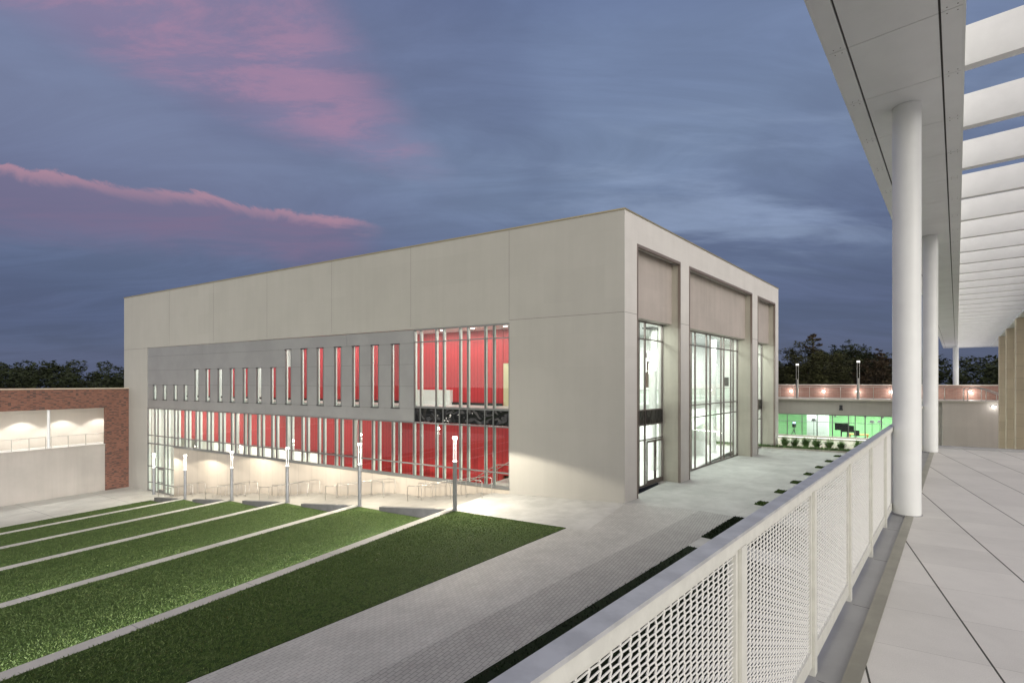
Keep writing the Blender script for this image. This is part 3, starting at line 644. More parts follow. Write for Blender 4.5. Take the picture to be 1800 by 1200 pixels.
# ceiling lights inside
for s in np.arange(8, 47, 2.4):
    dlm = MB(); dlm.cyl(*A(float(s), 1.9)[:2], 9.37, 9.398, .11, n=16); dlm.build('ceiling_light', M['downlight'], bd)
for i, s in enumerate((12, 24, 36, 45)):
    alight('hall_light', A(s, 1.7, 9.3), (0, 0, -1), va, 9, .5, 300, (1, .95, .90), bd)
    alight('hall_light', A(s, 1.3, 3.85), (0, 0, -1), va, 9, .4, (130, 200, 260, 330)[i], (1, .95, .88), bd)
alight('hall_light', A(38, 5.0, .1), (0, 0, -1), va, 22, .6, 800, (1, .92, .76), bd)
cl = MB(); cl.box(A, 22.5, 51.5, 3.3, 6.7, .15, .3); cl.build('lower_ceiling', M['ceiling'], bd)

# ---- glass front
def zfl(u): return 0.0
gm = ('bronze', 'bronze', 'glass_lobby')
# first bay with doors
t0, t1 = OP[0]
cwall('entrance_glazing', [t0 + .03, 2.05, 3.62, 4.36, t1 - .03], 0.0, 9.45, [(9.42, .07, t0, t1), (8.45, .07, t0, t1), (4.38, .07, t0, t1), (3.52, .07, t0, t1), (2.66, .07, t0, t1), (.05, .10, t0, t1)], F=B, d0=GQ, fin=.0, mats=gm)
for o_ in (OP[0], OP[2]):
    sp = MB(); sp.box(B, o_[0] + .06, o_[1] - .06, GQ + .02, GQ + .05, 3.55, 4.35); sp.build('spandrel', M['spandrel'], bd)
for (ua, ub) in ((4.42, 5.46), (5.50, 6.54)):
    dr = MB(); q = GQ - .05
    dr.box(B, ua, ua + .10, q, q + .05, .02, 2.60); dr.box(B, ub - .10, ub, q, q + .05, .02, 2.60); dr.box(B, ua + .10, ub - .10, q, q + .05, 2.48, 2.60); dr.box(B, ua + .10, ub - .10, q, q + .05, .02, .30)
    dd = dr.build('door', M['bronze'], bd)
    hx = ub - .16 if ua < 5 else ua + .16
    hb = MB(); hb.tube([B(hx, q - .07, .8), B(hx, q - .07, 1.6)], .018, 8); hb.box(B, hx - .01, hx + .01, q - .07, q, .88, .90); hb.box(B, hx - .01, hx + .01, q - .07, q, 1.5, 1.52); hb.build('handle', M['steel'], dd)
t0, t1 = OP[1]
cwall('lobby_glazing', [t0 + .03, 9.0, 10.3, 11.0, 11.7, 13.75, 14.5, 16.7, 17.3, 18.9, 19.45, t1 - .03], 0.0, 9.45,
      [(9.42, .07, t0, t1), (8.5, .07, t0, t1), (4.42, .07, t0, t1), (3.58, .07, t0, t1), (.05, .10, t0, t1)], F=B, d0=GQ, fin=.0, mats=gm)
t0, t1 = OP[2]
cwall('side_glazing', [t0 + .03, 23.6, 25.3, t1 - .03], 0.0, 9.45, [(9.42, .07, t0, t1), (8.5, .07, t0, t1), (4.38, .07, t0, t1), (3.52, .07, t0, t1), (2.66, .07, t0, t1), (.05, .10, t0, t1)], F=B, d0=GQ, fin=.0, mats=gm)
# lobby interior
lb = MB(); lb.box(B, 2.0, 28.0, GQ + .3, 7.0, -.15, .0); lb.build('lobby_floor', M['floor_in'], bd)
lb = MB(); lb.box(B, 2.0, 28.0, GQ + .3, 7.0, 9.62, 9.8); lb.build('lobby_ceiling', M['ceiling'], bd)
lb = MB(); lb.box(B, 2.2, 14.0, 6.0, 6.15, 0, 9.62); lb.box(B, 14.0, 16.2, 6.0, 6.15, 0, 5.55); lb.box(B, 14.0, 16.2, 6.0, 6.15, 8.3, 9.62); lb.box(B, 16.2, 28, 6.0, 6.15, 0, 9.62)
lb.box(B, 27.7, 27.9, GQ + .3, 6.0, 0, 9.62); lb.box(B, 1.6, 2.0, 2.2, 6.0, 0, 9.62)
lb.build('lobby_wall', M['white'], bd)
lb = MB(); lb.box(B, 14.0, 16.2, 6.08, 6.12, 5.55, 8.3)
lb.m = 1
for u in (14.0, 14.7, 15.4, 16.14): lb.box(B, u, u + .06, 6.0, 6.08, 5.55, 8.3)
lb.box(B, 14, 16.2, 6.0, 6.08, 6.85, 6.91); lb.build('inner_window', [M['brown'], M['white']], bd)
lb = MB(); lb.box(B, 2.2, 27.7, 3.9, 6.0, 3.75, 4.4); lb.build('mezzanine', M['white'], bd)
lb = MB(); lb.box(B, 2.3, 27.6, 3.92, 3.94, 4.45, 5.4); lb.build('mezzanine_glass', M['glass'], bd)
lb = MB(); lb.box(B, 2.3, 27.6, 3.90, 3.96, 5.4, 5.45); lb.build('mezzanine_rail', M['steel'], bd)
for t in (9.6, 15.2, 20.8):
    cm = MB(); cm.cyl(*B(t, 3.2)[:2], 0, 9.62, .25, n=24); cm.build('column', M['white'], bd)
for t in (6, 14.5, 23): 
    alight('lobby_light', B(t, 2.6, 9.55), (0, 0, -1), vb, 7.5, 1.4, 620, (1, .98, .96), bd)
    alight('lobby_light', B(t, 4.9, 3.70), (0, 0, -1), vb, 7.5, 1.0, 340, (1, .99, .97), bd)
# curved stair wall in the lobby
cv = MB(); pts = []
for i in range(25):
    th = R_(-10 + 8.2 * i); pts.append((15.5 + 3.2 * math.cos(th), 3.1 + .95 * math.sin(th), .0 + 2.5 * (1 - i / 24) ** 1.0 + .35))
for i in range(24):
    (ta, qa, za), (tb, qb, zb) = pts[i], pts[i + 1]
    a0 = Vector(B(ta, qa)); b0 = Vector(B(tb, qb)); ca = Vector(B(15.5, 3.1)); na = (a0 - ca).normalized() * .1; nb = (b0 - ca).normalized() * .1
    cv.hexa([(a0.x, a0.y, 0), (b0.x, b0.y, 0), (b0 + nb)[:2] + (0,), (a0 + na)[:2] + (0,), (a0.x, a0.y, za), (b0.x, b0.y, zb), (b0 + nb)[:2] + (zb,), (a0 + na)[:2] + (za,)])
cv.build('curved_stair_wall', M['white'], bd)
# things in the lobby
t = thing('pendant_cluster', 'cluster of glowing tube pendants hanging behind the entrance glazing', 'pendant light', B(9.2, 3.0, 9.6))
rp = random.Random(3); cn = MB(); pm = MB(); cn.box(B, 8.4, 10.1, 2.7, 3.4, 9.54, 9.61)
for i in range(16):
    tt = rp.uniform(8.45, 10.05); q = rp.uniform(2.75, 3.35); z0 = rp.uniform(5.9, 7.6); p = B(tt, q)
    cn.cyl(p[0], p[1], z0 + .7, 9.56, .008, n=5)
    pb = MB(); pb.cyl(p[0], p[1], z0, z0 + .7, .045, n=10); pb.build('pendant', M['pendant'], t)
cn.build('cord', M['black'], t)
o = MB(); o.box(B, 27.62, 27.69, 4.2, 4.7, 5.6, 6.45); o.m = 1; o.box(B, 27.61, 27.62, 4.23, 4.67, 5.63, 6.42)
tag(o.build('wall_display', [M['black'], M['display']]), 'small black display on the white end wall of the lobby', 'display')

# interior stair handrail seen through the long glazing
t = thing('stair_handrail', 'steel handrail of the indoor stair behind the near end of the long glazing', 'handrail', A(8.2, 1.4, 0))
for q in (1.45, 3.1):
    r_ = MB(); r_.tube([A(7.3, q, .05), A(7.3, q, .98), A(7.55, q, 1.05), A(8.3, q, 1.0), A(13.5, q, -2.1), A(13.5, q, -3.0)], .028, 8)
    for s in (8.3, 9.6, 10.9, 12.2): r_.tube([A(s, q, 1.0 - (s - 8.3) * .594), A(s, q, -.05 - (s - 8.3) * .594)], .02, 6)
    r_.build('rail', M['steel'], t)

# ------------------------------------------------------------------ lamp posts
def lamp_post(base, label, h=3.63, power=1150, grp='lamp posts down the steps', off=None, wash=True):
    x, y, z = base; t = thing('lamp_post', label, 'lamp post', base, grp)
    off = off or ve
    p = MB(); p.cyl(x, y, z - .02, z + .025, .16, n=24); p.cyl(x, y, z + .025, z + .66 * h, .105, n=24); p.build('pole', M['pole'], t)
    p = MB(); p.cyl(x, y, z + .66 * h, z + .66 * h + .025, .107, n=24); p.build('collar', M['collar'], t)
    for i in range(4):
        a_ = math.pi / 4 + i * math.pi / 2 + .5; dx, dy = math.cos(a_) * .085, math.sin(a_) * .085
        r = MB(); r.cyl(x + dx, y + dy, z + .66 * h + .03, z + h - .12, .008, n=8); r.build('light_rod', M['rod'], t)
        r = MB(); r.cyl(x + dx * 1.15, y + dy * 1.15, z + h - .13, z + h - .01, .016, .026, n=10); r.build('lamp_head', M['lamp_on'], t)
    r = MB(); r.cyl(x, y, z + h - .009, z + h + .006, .12, n=20); r.build('top_cap', M['pole'], t)
    if wash:
        q = Vector(base) + off * .20 + Vector((0, 0, h - .25))
        plight('SPOT', 'wash_light', q, power, (1, .90, .74), t, size=.10, spot=156, blend=.12, zdir=(0, 0, -1))
        q = Vector(base) - off * .0 + Vector((0, 0, h + .25))
        plight('POINT', 'glow_light', q, power * .05, (1, .92, .8), t, size=.10)
    return t
ll = ['nearest lamp post, in front of the near end of the red glazing', 'second nearest lamp post in the row down the steps', 'third nearest lamp post in the row down the steps', 'fourth nearest lamp post in the row down the steps', 'fifth lamp post, just right of the glazed entry', 'farthest lamp post, in front of the glazed entry doors']
for k, (s, w, z) in enumerate(LP): lamp_post(A(s - .02, -w + .10, z), ll[k], power=[1350, 980, 780, 600, 500, 360][k])

# ------------------------------------------------------------------ handrails on the steps
hl = ['nearest pair of handrails, behind the nearest lamp post', 'second nearest pair of handrails on the steps', 'middle pair of handrails on the steps', 'fourth pair of handrails on the steps', 'farthest pair of handrails beside the glazed entry']
for i, (s0, s1, za, zb) in enumerate(FL):
    t = thing('handrail', hl[i], 'handrail', A((s0 + s1) / 2, -.6, zb), 'handrails on the outdoor steps')
    for q in (-.35, -1.35):
        a0, a1 = s0 - .15, s1 + .25; r_ = MB()
        r_.tube([A(a0, q, za), A(a0, q, za + .86), A(a0 + .06, q, za + .93), A(s0 + .4, q, za + .95), A(s1 - .3, q, zb + .95), A(a1 - .06, q, zb + .93), A(a1, q, zb + .86), A(a1, q, zb)], .022, 8)
        for k in range(1, 5):
            s = a0 + (a1 - a0) * k / 5; f_ = min(1, max(0, (s - s0 - .4) / (s1 - s0 - .7))); zz_ = za + (zb - za) * f_
            r_.tube([A(s, q, zz_ + .95), A(s, q, zz_ - .15)], .016, 6)
        r_.build('rail', M['steel'], t)
# ------------------------------------------------------------------ brick wing on the left
# frame G: u runs along ve from the long facade, w goes behind the wing's face
def G(u, w, z=0): return A(51.2 + w, u, z)
wg = thing('brick_wing', 'red brick wing with open lit balcony on the left', 'building', G(0, 0, -4.6))
mb = MB()
FARU = -40
mb.box(G, FARU, -.0, 0, .35, 3.48, 5.32); mb.box(G, -1.95, 0, 0, .35, -5.2, 3.48)
mb.box(G, FARU, -2, .4, .6, 3.5, 5.3)
mb.build('brick_wall', M['brick'], wg)
mb = MB(); mb.box(G, FARU, .0, -.03, .5, 5.322, 5.42); mb.build('coping', pmat('pale_coping', (.5, .44, .34), .6), wg)
mb = MB(); mb.box(G, FARU, -1.95, .10, .40, -5.2, -.12)
mb.build('lower_wall', M['wing_wall'], wg)
mb = MB(); mb.box(G, FARU, -1.95, .03, .42, -.12, -.04); mb.build('sill', M['wing_wall'], wg)
mb = MB(); mb.box(G, FARU, 0, .42, 3.2, -.35, -.13); mb.build('balcony_floor', M['floor_in'], wg)
mb = MB(); mb.box(G, FARU, .0, 3.0, 3.2, -.13, 3.6); mb.box(G, -.12, 0, .42, 3.0, -.13, 3.49); mb.build('back_wall', M['lit_plaster'], wg)
mb = MB(); mb.box(G, FARU, 0, .36, 3.0, 3.49, 3.6); mb.build('soffit', M['ceiling'], wg)
mb = MB(); mb.prism([G(FARU, .5)[:2], G(-.1, .5)[:2], G(-.1, 16)[:2], G(FARU, 16)[:2]], 4.9, 5.05); mb.build('roof', M['roof'], wg)
mb = MB(); mb.box(G, FARU, 0, 15.7, 16, -5.2, 5.3); mb.build('rear_wall', M['brick'], wg)
for u in (-6.12, -11.4, -16.7):
    mb = MB(); mb.cyl(*G(u, .22)[:2], -.04, 3.48, .11, n=20); mb.build('column', M['white_paint'], wg)
def flat_rail(name, F, us, q, z, h, parent=None, label=None, grp=None, wires=3, r=.018):
    t = thing(name, label, 'guardrail', F((us[0] + us[-1]) / 2, q, z), grp)
    mb = MB(); mb.tube([F(us[0], q, z + h), F(us[-1], q, z + h)], r * 1.25, 8); mb.build('top_rail', M['steel'], t)
    mb = MB(); mb.tube([F(us[0], q, z + .1), F(us[-1], q, z + .1)], r, 6); mb.build('bottom_rail', M['steel'], t)
    for u in us:
        mb = MB(); mb.box(F, u - .02, u + .02, q - .03, q + .03, z, z + h); mb.build('post', M['steel'], t)
    mb = MB()
    for k in range(1, wires + 1): zz_ = z + .1 + (h - .1) * k / (wires + 1); mb.tube([F(us[0], q, zz_), F(us[-1], q, zz_)], .004, 4)
    mb.build('cables', M['steel'], t); return t
flat_rail('balcony_railing', G, [-2.0, -3.4, -4.71, -5.93], .25, -.04, 1.05, label='low cable railing in the balcony opening nearest the brick pier', grp=None, wires=6)
flat_rail('balcony_railing', G, [-6.3, -7.42, -8.55, -9.9, -11.2], .25, -.04, 1.05, label='low cable railing in the balcony opening at the left edge', grp=None, wires=6)
for k, u in enumerate((-1.4, -4.3, -7.2, -10.1, -13.0)):
    f = MB(); f.cyl(*G(u, 1.75)[:2], 3.47, 3.49, .10, n=16); f.build('downlight', M['downlight'], wg)
    plight('SPOT', 'downlight_lamp', G(u, 1.75, 3.44), 420, (1, .96, .90), wg, size=.06, spot=100, blend=.3, zdir=(0, 0, -1))
# lamp of the plaza near the wing (lights the lower paving and wall)

# ------------------------------------------------------------------ studio building at the far end of the plaza
st = thing('studio_building', 'low concrete building with green lit studio behind a strip of windows', 'building', A(-12, 28.4, 0))
mb = MB(); WZ0, WZ1 = 1.12, 3.07; WE = -17.4
mb.box(A, -60, 0, 28.4, 28.8, WZ1, 4.36); mb.box(A, -60, WE, 28.4, 28.8, -5, WZ1); mb.box(A, WE, 0, 28.4, 28.8, -5, WZ0 - .1)
mb.box(A, -.2, 0, 28.8, 36, -5, 4.36)
mb.build('wall', precast('grey_precast_far', (.40, .385, .355), ANG_A, blocks=(2.4, 4.0), streak=.06), st)
mb = MB(); mb.box(A, WE, 0, 28.3, 28.8, WZ0 - .1, WZ0); mb.build('sill', M['lit_plaster'], st)
mb = MB(); mb.box(A, -60, 0, 28.05, 28.9, 4.36, 4.5); mb.build('coping', M['lit_plaster'], st)
us = [WE + .03, -16.1, -14.9, -13.75, -12.6, -11.89, -11.41, -10.22, -9.05, -7.87, -6.69, -5.5, -4.3, -3.1, -1.9, -.5]
mb = MB()
for u in us: mb.box(A, u - .035, u + .035, 28.5, 28.62, WZ0, WZ1)
mb.box(A, WE, -.5, 28.51, 28.6, 2.36, 2.41); mb.box(A, WE, -.5, 28.5, 28.61, WZ1 - .06, WZ1 - .001)
w = mb.build('window', M['mullion'], st)
pb_ = MB(); pb_.box(A, -60, WE - .3, 28.15, 28.399, -5, 4.35); pb_.build('plain_wall', precast('taupe_precast_far', (.60, .555, .52), ANG_A, blocks=(2.4, 1.2), streak=.05), st)
mb = MB(); mb.box(A, WE, -.5, 28.55, 28.558, WZ0, WZ1 - .06); mb.build('pane', M['glass'], w)
mb = MB(); mb.box(A, WE, -.2, 34.3, 34.5, 0, WZ1 + .3); mb.box(A, WE - .1, WE, 28.8, 34.4, 0, WZ1 + .3); mb.box(A, -.5, -.3, 28.8, 34.4, 0, WZ1 + .3); mb.build('green_wall', M['green'], st)
mb = MB(); mb.box(A, WE, -.3, 28.8, 34.3, .4, .5); mb.build('floor', M['floor_in'], st)
mb = MB(); mb.box(A, WE, -.3, 28.8, 34.3, WZ1 + .3, WZ1 + .4); mb.build('ceiling', M['ceiling'], st)
mb = MB()
for i in range(60):
    u = -8.3 - i * .03; mb.box(A, u - .028, u, 31.4 + .05 * math.sin(i * 1.3), 31.45 + .05 * math.sin(i * 1.3), .5, 3.2)
mb.build('curtain', M['curtain'], st)
mb = MB(); mb.prism(polyA([(-60, 28.8), (0, 28.8), (0, 60), (-60, 60)]), 4.2, 4.36); mb.build('terrace_floor', M['floor_in'], st)
for s, p_ in ((-4, 150), (-10, 300), (-14.5, 420)): alight('studio_light', A(s, 31, WZ1 + .22), (0, 0, -1), va, 4, 2.5, p_, (.95, 1, .95), st)
for s in (-5.2, -9, -10.6, -12.9, -14.2):
    mb = MB(); mb.tube([A(s, 31.5, 3.45), A(s, 31.5, 2.99)], .03, 6); mb.cyl(*A(s, 31.5)[:2], 2.72, 3.0, .10, .06, n=10); mb.build('stage_light', M['black'], st)
mb = MB(); mb.box(A, -16.8, -.5, 28.2, 28.26, .93, .99); mb.build('light_strip', emit('added_bed_led', (.97, 1, .9), 1.5), st)  # strip added under the sill, standing in for uplights in the bed
alight('added_bed_light', A(-8.6, 28.16, .92), (ve * -.45 + Vector((0, 0, -1))), va, 16, .05, 230, (.97, 1, .88), st)  # lamp of the added strip, brightens the wall and shrubs
mb = MB(); mb.box(A, -10.95, -10.72, 28.34, 28.4, 3.55, 3.95); mb.box(A, -10.98, -10.69, 28.28, 28.34, 3.5, 3.62); mb.build('wall_vent', M['dark_frame'], st)
# brick parapet and its lights
pw = thing('brick_parapet', 'long low brick parapet wall on the terrace, lit by wall lights', 'wall', A(-20, 36, 4.36))
mb = MB(); mb.box(A, -60, 2, 36, 36.35, 4.36, 5.66); mb.build('brick_wall', M['brick_far'], pw)
mb = MB(); mb.box(A, -60, 2, 35.95, 36.42, 5.661, 5.74); mb.build('coping', M['lit_plaster'], pw)
wl = ['leftmost wall light on the brick parapet', 'second wall light from the left on the brick parapet', 'wall light on the brick parapet behind the right terrace lamp post', 'wall light on the brick parapet just left of the big white column', 'wall light on the brick parapet hidden between the two round columns', 'rightmost wall light on the brick parapet, beside the curved handrail']
def wall_light(s, d, z, lab, p_=32, F=A):
    t = thing('wall_light', lab, 'wall light', F(s, d, z), 'wall lights on the terrace')
    b_ = MB(); b_.box(F, s - .12, s + .12, d - .10, d, z - .02, z + .12); b_.build('housing', M['steel'], t)
    b_ = MB(); b_.box(F, s - .11, s + .11, d - .13, d - .101, z - .03, z + .06); b_.build('lens', M['lamp_on'], t)
    plight('POINT', 'wall_lamp', F(s, d - .35, z + .02), p_, (1, .97, .93), t, size=.08)
for i, s in enumerate((-6.97, -9.87, -12.71, -15.4, -18.3, -21.22)): wall_light(s, 36, 5.0, wl[i])
wall_light(-20.75, 28.15, 4.05, 'bright wall light on the plain far wall beside the tan stone blocks', 7)
# rail along the terrace edge
flat_rail('terrace_railing', A, [-.2 - 1.18 * k for k in range(17)], 28.5, 4.5, 1.05, label='thin cable railing along the far terrace edge', wires=1)
t = thing('handrail', 'curved steel handrail going down at the right end of the far terrace', 'handrail', A(-20, 28.6, 4.5))
for d in (28.45, 29.6):
    r_ = MB(); pts = [A(-19.3, d, 4.5), A(-19.3, d, 5.35), A(-19.5, d, 5.52), A(-20.0, d, 5.55), A(-20.5, d, 5.40), A(-22.6, d, 4.4)]
    r_.tube(pts, .035, 8); r_.tube([A(-20.4, d, 5.4), A(-20.4, d, 4.4)], .025, 6); r_.tube([A(-21.3, d, 5.0), A(-21.3, d, 4.2)], .025, 6); r_.build('rail', M['steel'], t)
def terrace_lamp(s, d, h, lab):
    x, y, z = A(s, d, 4.36); t = thing('lamp_post', lab, 'lamp post', (x, y, z), 'lamp posts on the far terrace')
    p = MB(); p.cyl(x, y, z, z + .55 * h, .11, n=20); p.build('pole', M['steel'], t)
    for k in (-1, 1):
        r = MB(); dx, dy = va.x * .09 * k, va.y * .09 * k; r.cyl(x + dx, y + dy, z + .55 * h, z + h - .15, .025, n=8); r.build('light_rod', M['steel'], t)
    r = MB(); r.cyl(x, y, z + h - .16, z + h, .13, n=16); r.build('lamp_head', emit('terrace_lamp_glow', (1, .97, .9), 1.3), t)
terrace_lamp(-7.51, 33, 3.45, 'left lamp post on the far brick terrace, in front of the big oak')
terrace_lamp(-12.45, 32.2, 3.62, 'right lamp post on the far brick terrace')
# studio contents
def tripod_camera(s, d, z, lab):
    t = thing('studio_camera', lab, 'camera', A(s, d, z))
    m = MB()
    for k in range(3):
        a_ = k * 2.094; m.tube([A(s, d, z + .95), A(s + .38 * math.cos(a_), d + .38 * math.sin(a_), z)], .022, 6)
    m.tube([A(s, d, z + .6), A(s, d, z + 1.12)], .035, 8); m.build('tripod', M['black'], t)
    m = MB(); m.box(A, s - .16, s + .16, d - .25, d + .25, z + 1.12, z + 1.45); m.cyl(*A(s, d - .3)[:2], z + 1.2, z + 1.38, .08, n=10); m.build('camera_body', M['black'], t)
    m = MB(); m.box(A, s - .12, s + .12, d - .1, d + .1, z + 1.46, z + 1.60); m.build('monitor', emit('blue_monitor', (.5, .65, 1), 2.0), t)
tripod_camera(-7.24, 30.6, .55, 'studio camera on a black tripod behind the left panes of green windows')
def monitor(s, d, z, w, h, lab):
    t = thing('monitor_stand', lab, 'monitor', A(s, d, z))
    m = MB(); m.box(A, s - w / 2, s + w / 2, d - .04, d + .04, z + 1.2 - h / 2 + .25, z + 1.2 + h / 2 + .25); m.build('screen', M['display'], t)
    m = MB(); m.box(A, s - .05, s + .05, d + .041, d + .12, z, z + 1.3); m.box(A, s - .35, s + .35, d - .25, d + .25, z - .04, z); m.build('stand', M['black'], t)
monitor(-10.95, 29.6, .5, 1.0, .62, 'large black monitor on a stand in the middle of the green studio')
monitor(-11.45, 30.0, .3, .95, .60, 'smaller black monitor overlapping the lower right of the large one')
t = thing('desk', 'orange topped desk in the green studio', 'desk', A(-12.2, 30.8, .5))
m = MB(); m.box(A, -13.1, -11.6, 30.5, 31.2, 1.18, 1.24); m.build('desk_top', M['orange'], t)
for s in (-13.0, -11.7):
    m = MB(); m.box(A, s - .03, s + .03, 30.55, 31.15, .5, 1.179); m.build('leg', M['orange'], t)
t = thing('swivel_chair', 'dark swivel chair at the orange studio desk', 'chair', A(-12.1, 30.1, .5))
m = MB(); m.box(A, -12.35, -11.9, 29.95, 30.35, .95, 1.02); m.build('seat', M['black'], t)
m = MB(); m.box(A, -12.33, -11.92, 29.92, 29.97, 1.15, 1.65); m.build('backrest', M['black'], t)
m = MB(); m.cyl(*A(-12.12, 30.15)[:2], .5, .95, .03, n=8)
for k in range(5): m.tube([A(-12.12, 30.15, .62), A(-12.12 + .3 * math.cos(k * 1.257), 30.15 + .3 * math.sin(k * 1.257), .53)], .02, 5)
m.tube([A(-12.12, 29.95, 1.0), A(-12.12, 29.95, 1.2)], .02, 5); m.build('base', M['black'], t)
def light_stand(s, d, lab):
    t = thing('light_stand', lab, 'studio light', A(s, d, .5)); m = MB()
    m.tube([A(s, d, .9), A(s, d, 2.35)], .018, 6)
    for k in range(3): m.tube([A(s, d, .95), A(s + .35 * math.cos(k * 2.09), d + .35 * math.sin(k * 2.09), .5)], .015, 5)
    m.build('stand', M['black'], t)
    m = MB(); m.cyl(*A(s, d)[:2], 2.33, 2.55, .22, .12, n=14); m.build('lamp_head', M['black'], t)
light_stand(-8.84, 30.3, 'thin light stand in front of the white studio curtain'); light_stand(-13.32, 30.6, 'light stand with a wide black head right of the desk'); light_stand(-13.95, 31.2, 'thin light stand with its head low, furthest right in the studio')
# planting bed in front
mb = MB(); mb.prism(polyA([(0, 28.4), (0, 26.45), (-14, 26.45), (-14, 28.4)]), -.05, .12); tag(mb.build('planting_bed_soil', pmat('pale_gravel', (.45, .43, .36), .9, var=.15, vscale=12)), None, None, kind='structure')
def blades(mb, c, n, r, h, rnd, w=.05, sub=4):
    for _ in range(n):
        a_ = rnd.uniform(0, 6.283); tilt = rnd.uniform(.15, 1.1); L_ = h * rnd.uniform(.6, 1.1)
        d_ = Vector((math.cos(a_), math.sin(a_), 0)); sd_ = Vector((-d_.y, d_.x, 0)); p = Vector(c) + d_ * rnd.uniform(0, r * .3); pts = []
        for k in range(sub + 1):
            f_ = k / sub; an = tilt * (.5 + f_ * 1.1); pts.append(p.copy()); p = p + (d_ * math.sin(an) + Vector((0, 0, math.cos(an)))) * L_ / sub
        vs = []
        for k, q in enumerate(pts): ww = w * (1 - (k / sub) ** 2) * .5 + .004; vs += [q - sd_ * ww, q + sd_ * ww]
        mb.add(vs, [(2 * k, 2 * k + 1, 2 * k + 3, 2 * k + 2) for k in range(sub)])
rnd = random.Random(11); pl = []
plab = ['leafy shrub in the planting bed, against the pale building corner', 'second leafy shrub from the left in the bed under the green windows', 'third leafy shrub from the left in the bed under the green windows', 'fourth leafy shrub from the left in the bed under the green windows', 'fifth leafy shrub from the left in the bed under the green windows', 'sixth leafy shrub from the left in the bed under the green windows', 'seventh leafy shrub from the left, nearest the guardrail cap', 'low shrub at the bed end behind the guardrail']
for i, s in enumerate((-6.5, -7.3, -8.15, -9.0, -9.85, -10.85, -11.9, -12.9)):
    mb = MB(); s2 = s + rnd.uniform(-.1, .1); blades(mb, A(s2, 27.3 + rnd.uniform(-.1, .1), .1), 150, .35, .95 + rnd.uniform(-.1, .12), rnd, .07)
    tag(mb.build('shrub', M['plant'], None, A(s2, 27.3, .1)), plab[i], 'shrub', 'shrubs under the studio windows')
mb = MB()
for _ in range(5200):
    blades(mb, A(rnd.uniform(-14, -.3), rnd.uniform(26.45, 26.95), .10), 1, .05, .26, rnd, .03, 2)
tag(mb.build('ground_cover', M['plant']), None, None, kind='stuff')

# ------------------------------------------------------------------ deck under the camera
DZ = 4.4
dm, nt, p = newmat('deck_pavers')
geo = nd(nt, 'ShaderNodeNewGeometry'); mp = nd(nt, 'ShaderNodeMapping'); mp.inputs['Rotation'].default_value = (0, 0, ANG_A); nt.links.new(geo.outputs['Position'], mp.inputs[0])
s_ = nd(nt, 'ShaderNodeSeparateXYZ'); nt.links.new(mp.outputs[0], s_.inputs[0])
def line(v, off, per, w): return mth(nt, 'LESS_THAN', mth(nt, 'ABSOLUTE', mth(nt, 'SUBTRACT', mth(nt, 'FRACT', mth(nt, 'ADD', mth(nt, 'DIVIDE', mth(nt, 'ADD', v, off), per), .5)), .5)), w / per / 2)
le = line(s_.outputs[1], .345, .622, .011); la = line(s_.outputs[0], -.02, .622, .0028)
def cell(v, off, per): return mth(nt, 'FLOOR', mth(nt, 'DIVIDE', mth(nt, 'ADD', v, off), per))
cb = nd(nt, 'ShaderNodeCombineXYZ'); nt.links.new(cell(s_.outputs[0], -.02, .622), cb.inputs[0]); nt.links.new(cell(s_.outputs[1], .345, .622), cb.inputs[1])
wn = nd(nt, 'ShaderNodeTexWhiteNoise'); wn.noise_dimensions = '2D'; nt.links.new(cb.outputs[0], wn.inputs[0])
n1 = nd(nt, 'ShaderNodeTexNoise', ins={'Scale': 1.3, 'Detail': 9, 'Roughness': .65}); nt.links.new(geo.outputs['Position'], n1.inputs[0])
n2 = nd(nt, 'ShaderNodeTexNoise', ins={'Scale': 160, 'Detail': 3, 'Roughness': .7}); nt.links.new(geo.outputs['Position'], n2.inputs[0])
k = mth(nt, 'MULTIPLY', mrange(nt, n1.outputs[0], .3, .7, .93, 1.06), mth(nt, 'MULTIPLY', mrange(nt, wn.outputs[0], 0, 1, .965, 1.035), mrange(nt, n2.outputs[0], .3, .7, .93, 1.07)))
v = nd(nt, 'ShaderNodeVectorMath'); v.operation = 'SCALE'; v.inputs[0].default_value = (.63, .615, .58); nt.links.new(k, v.inputs['Scale'])
c = mixc(nt, mth(nt, 'MULTIPLY', la, .55), v.outputs[0], (.12, .11, .10)); c = mixc(nt, le, c, (.045, .043, .035))
nt.links.new(c, p.inputs['Base Color']); p.inputs['Roughness'].default_value = .6
b_ = nd(nt, 'ShaderNodeBump', ins={'Strength': .15, 'Distance': .003}); nt.links.new(n2.outputs[0], b_.inputs['Height']); nt.links.new(b_.outputs[0], p.inputs['Normal'])
TE = 15.7
def DA(r, o=0): v_ = Vector((10.207, 11.945, 0)) - va * r + ve * o; return (v_.x, v_.y)   # along the deck's far edge
mb = MB(); e0 = D(TE, .38); mb.prism([D(-7, .38)[:2], D(TE - .05, .38)[:2], DA(.05), DA(8.5), D(-7, -9)[:2]], DZ - .25, DZ); structure('deck', mb, dm)
mb = MB(); mb.prism([D(-7, .38)[:2], D(TE - .05, .38)[:2], D(TE - .03, .457)[:2], D(-7, .457)[:2]], DZ - .2, DZ + .006); tag(mb.build('deck_edge_trim', M['deck_trim']), None, None, kind='structure')
mb = MB(); mb.prism([D(-7, .457)[:2], D(TE - .03, .457)[:2], D(TE, .62)[:2], D(-7, .62)[:2]], DZ - .3, DZ - .012)
mb.m = 1
for k in range(-4, 13): mb.box(D, 1.23 * k + .62, 1.23 * k + .624, .458, .5605, DZ - .02, DZ - .0112)
tag(mb.build('deck_gutter', [M['gutter'], M['joint']]), None, None, kind='structure')
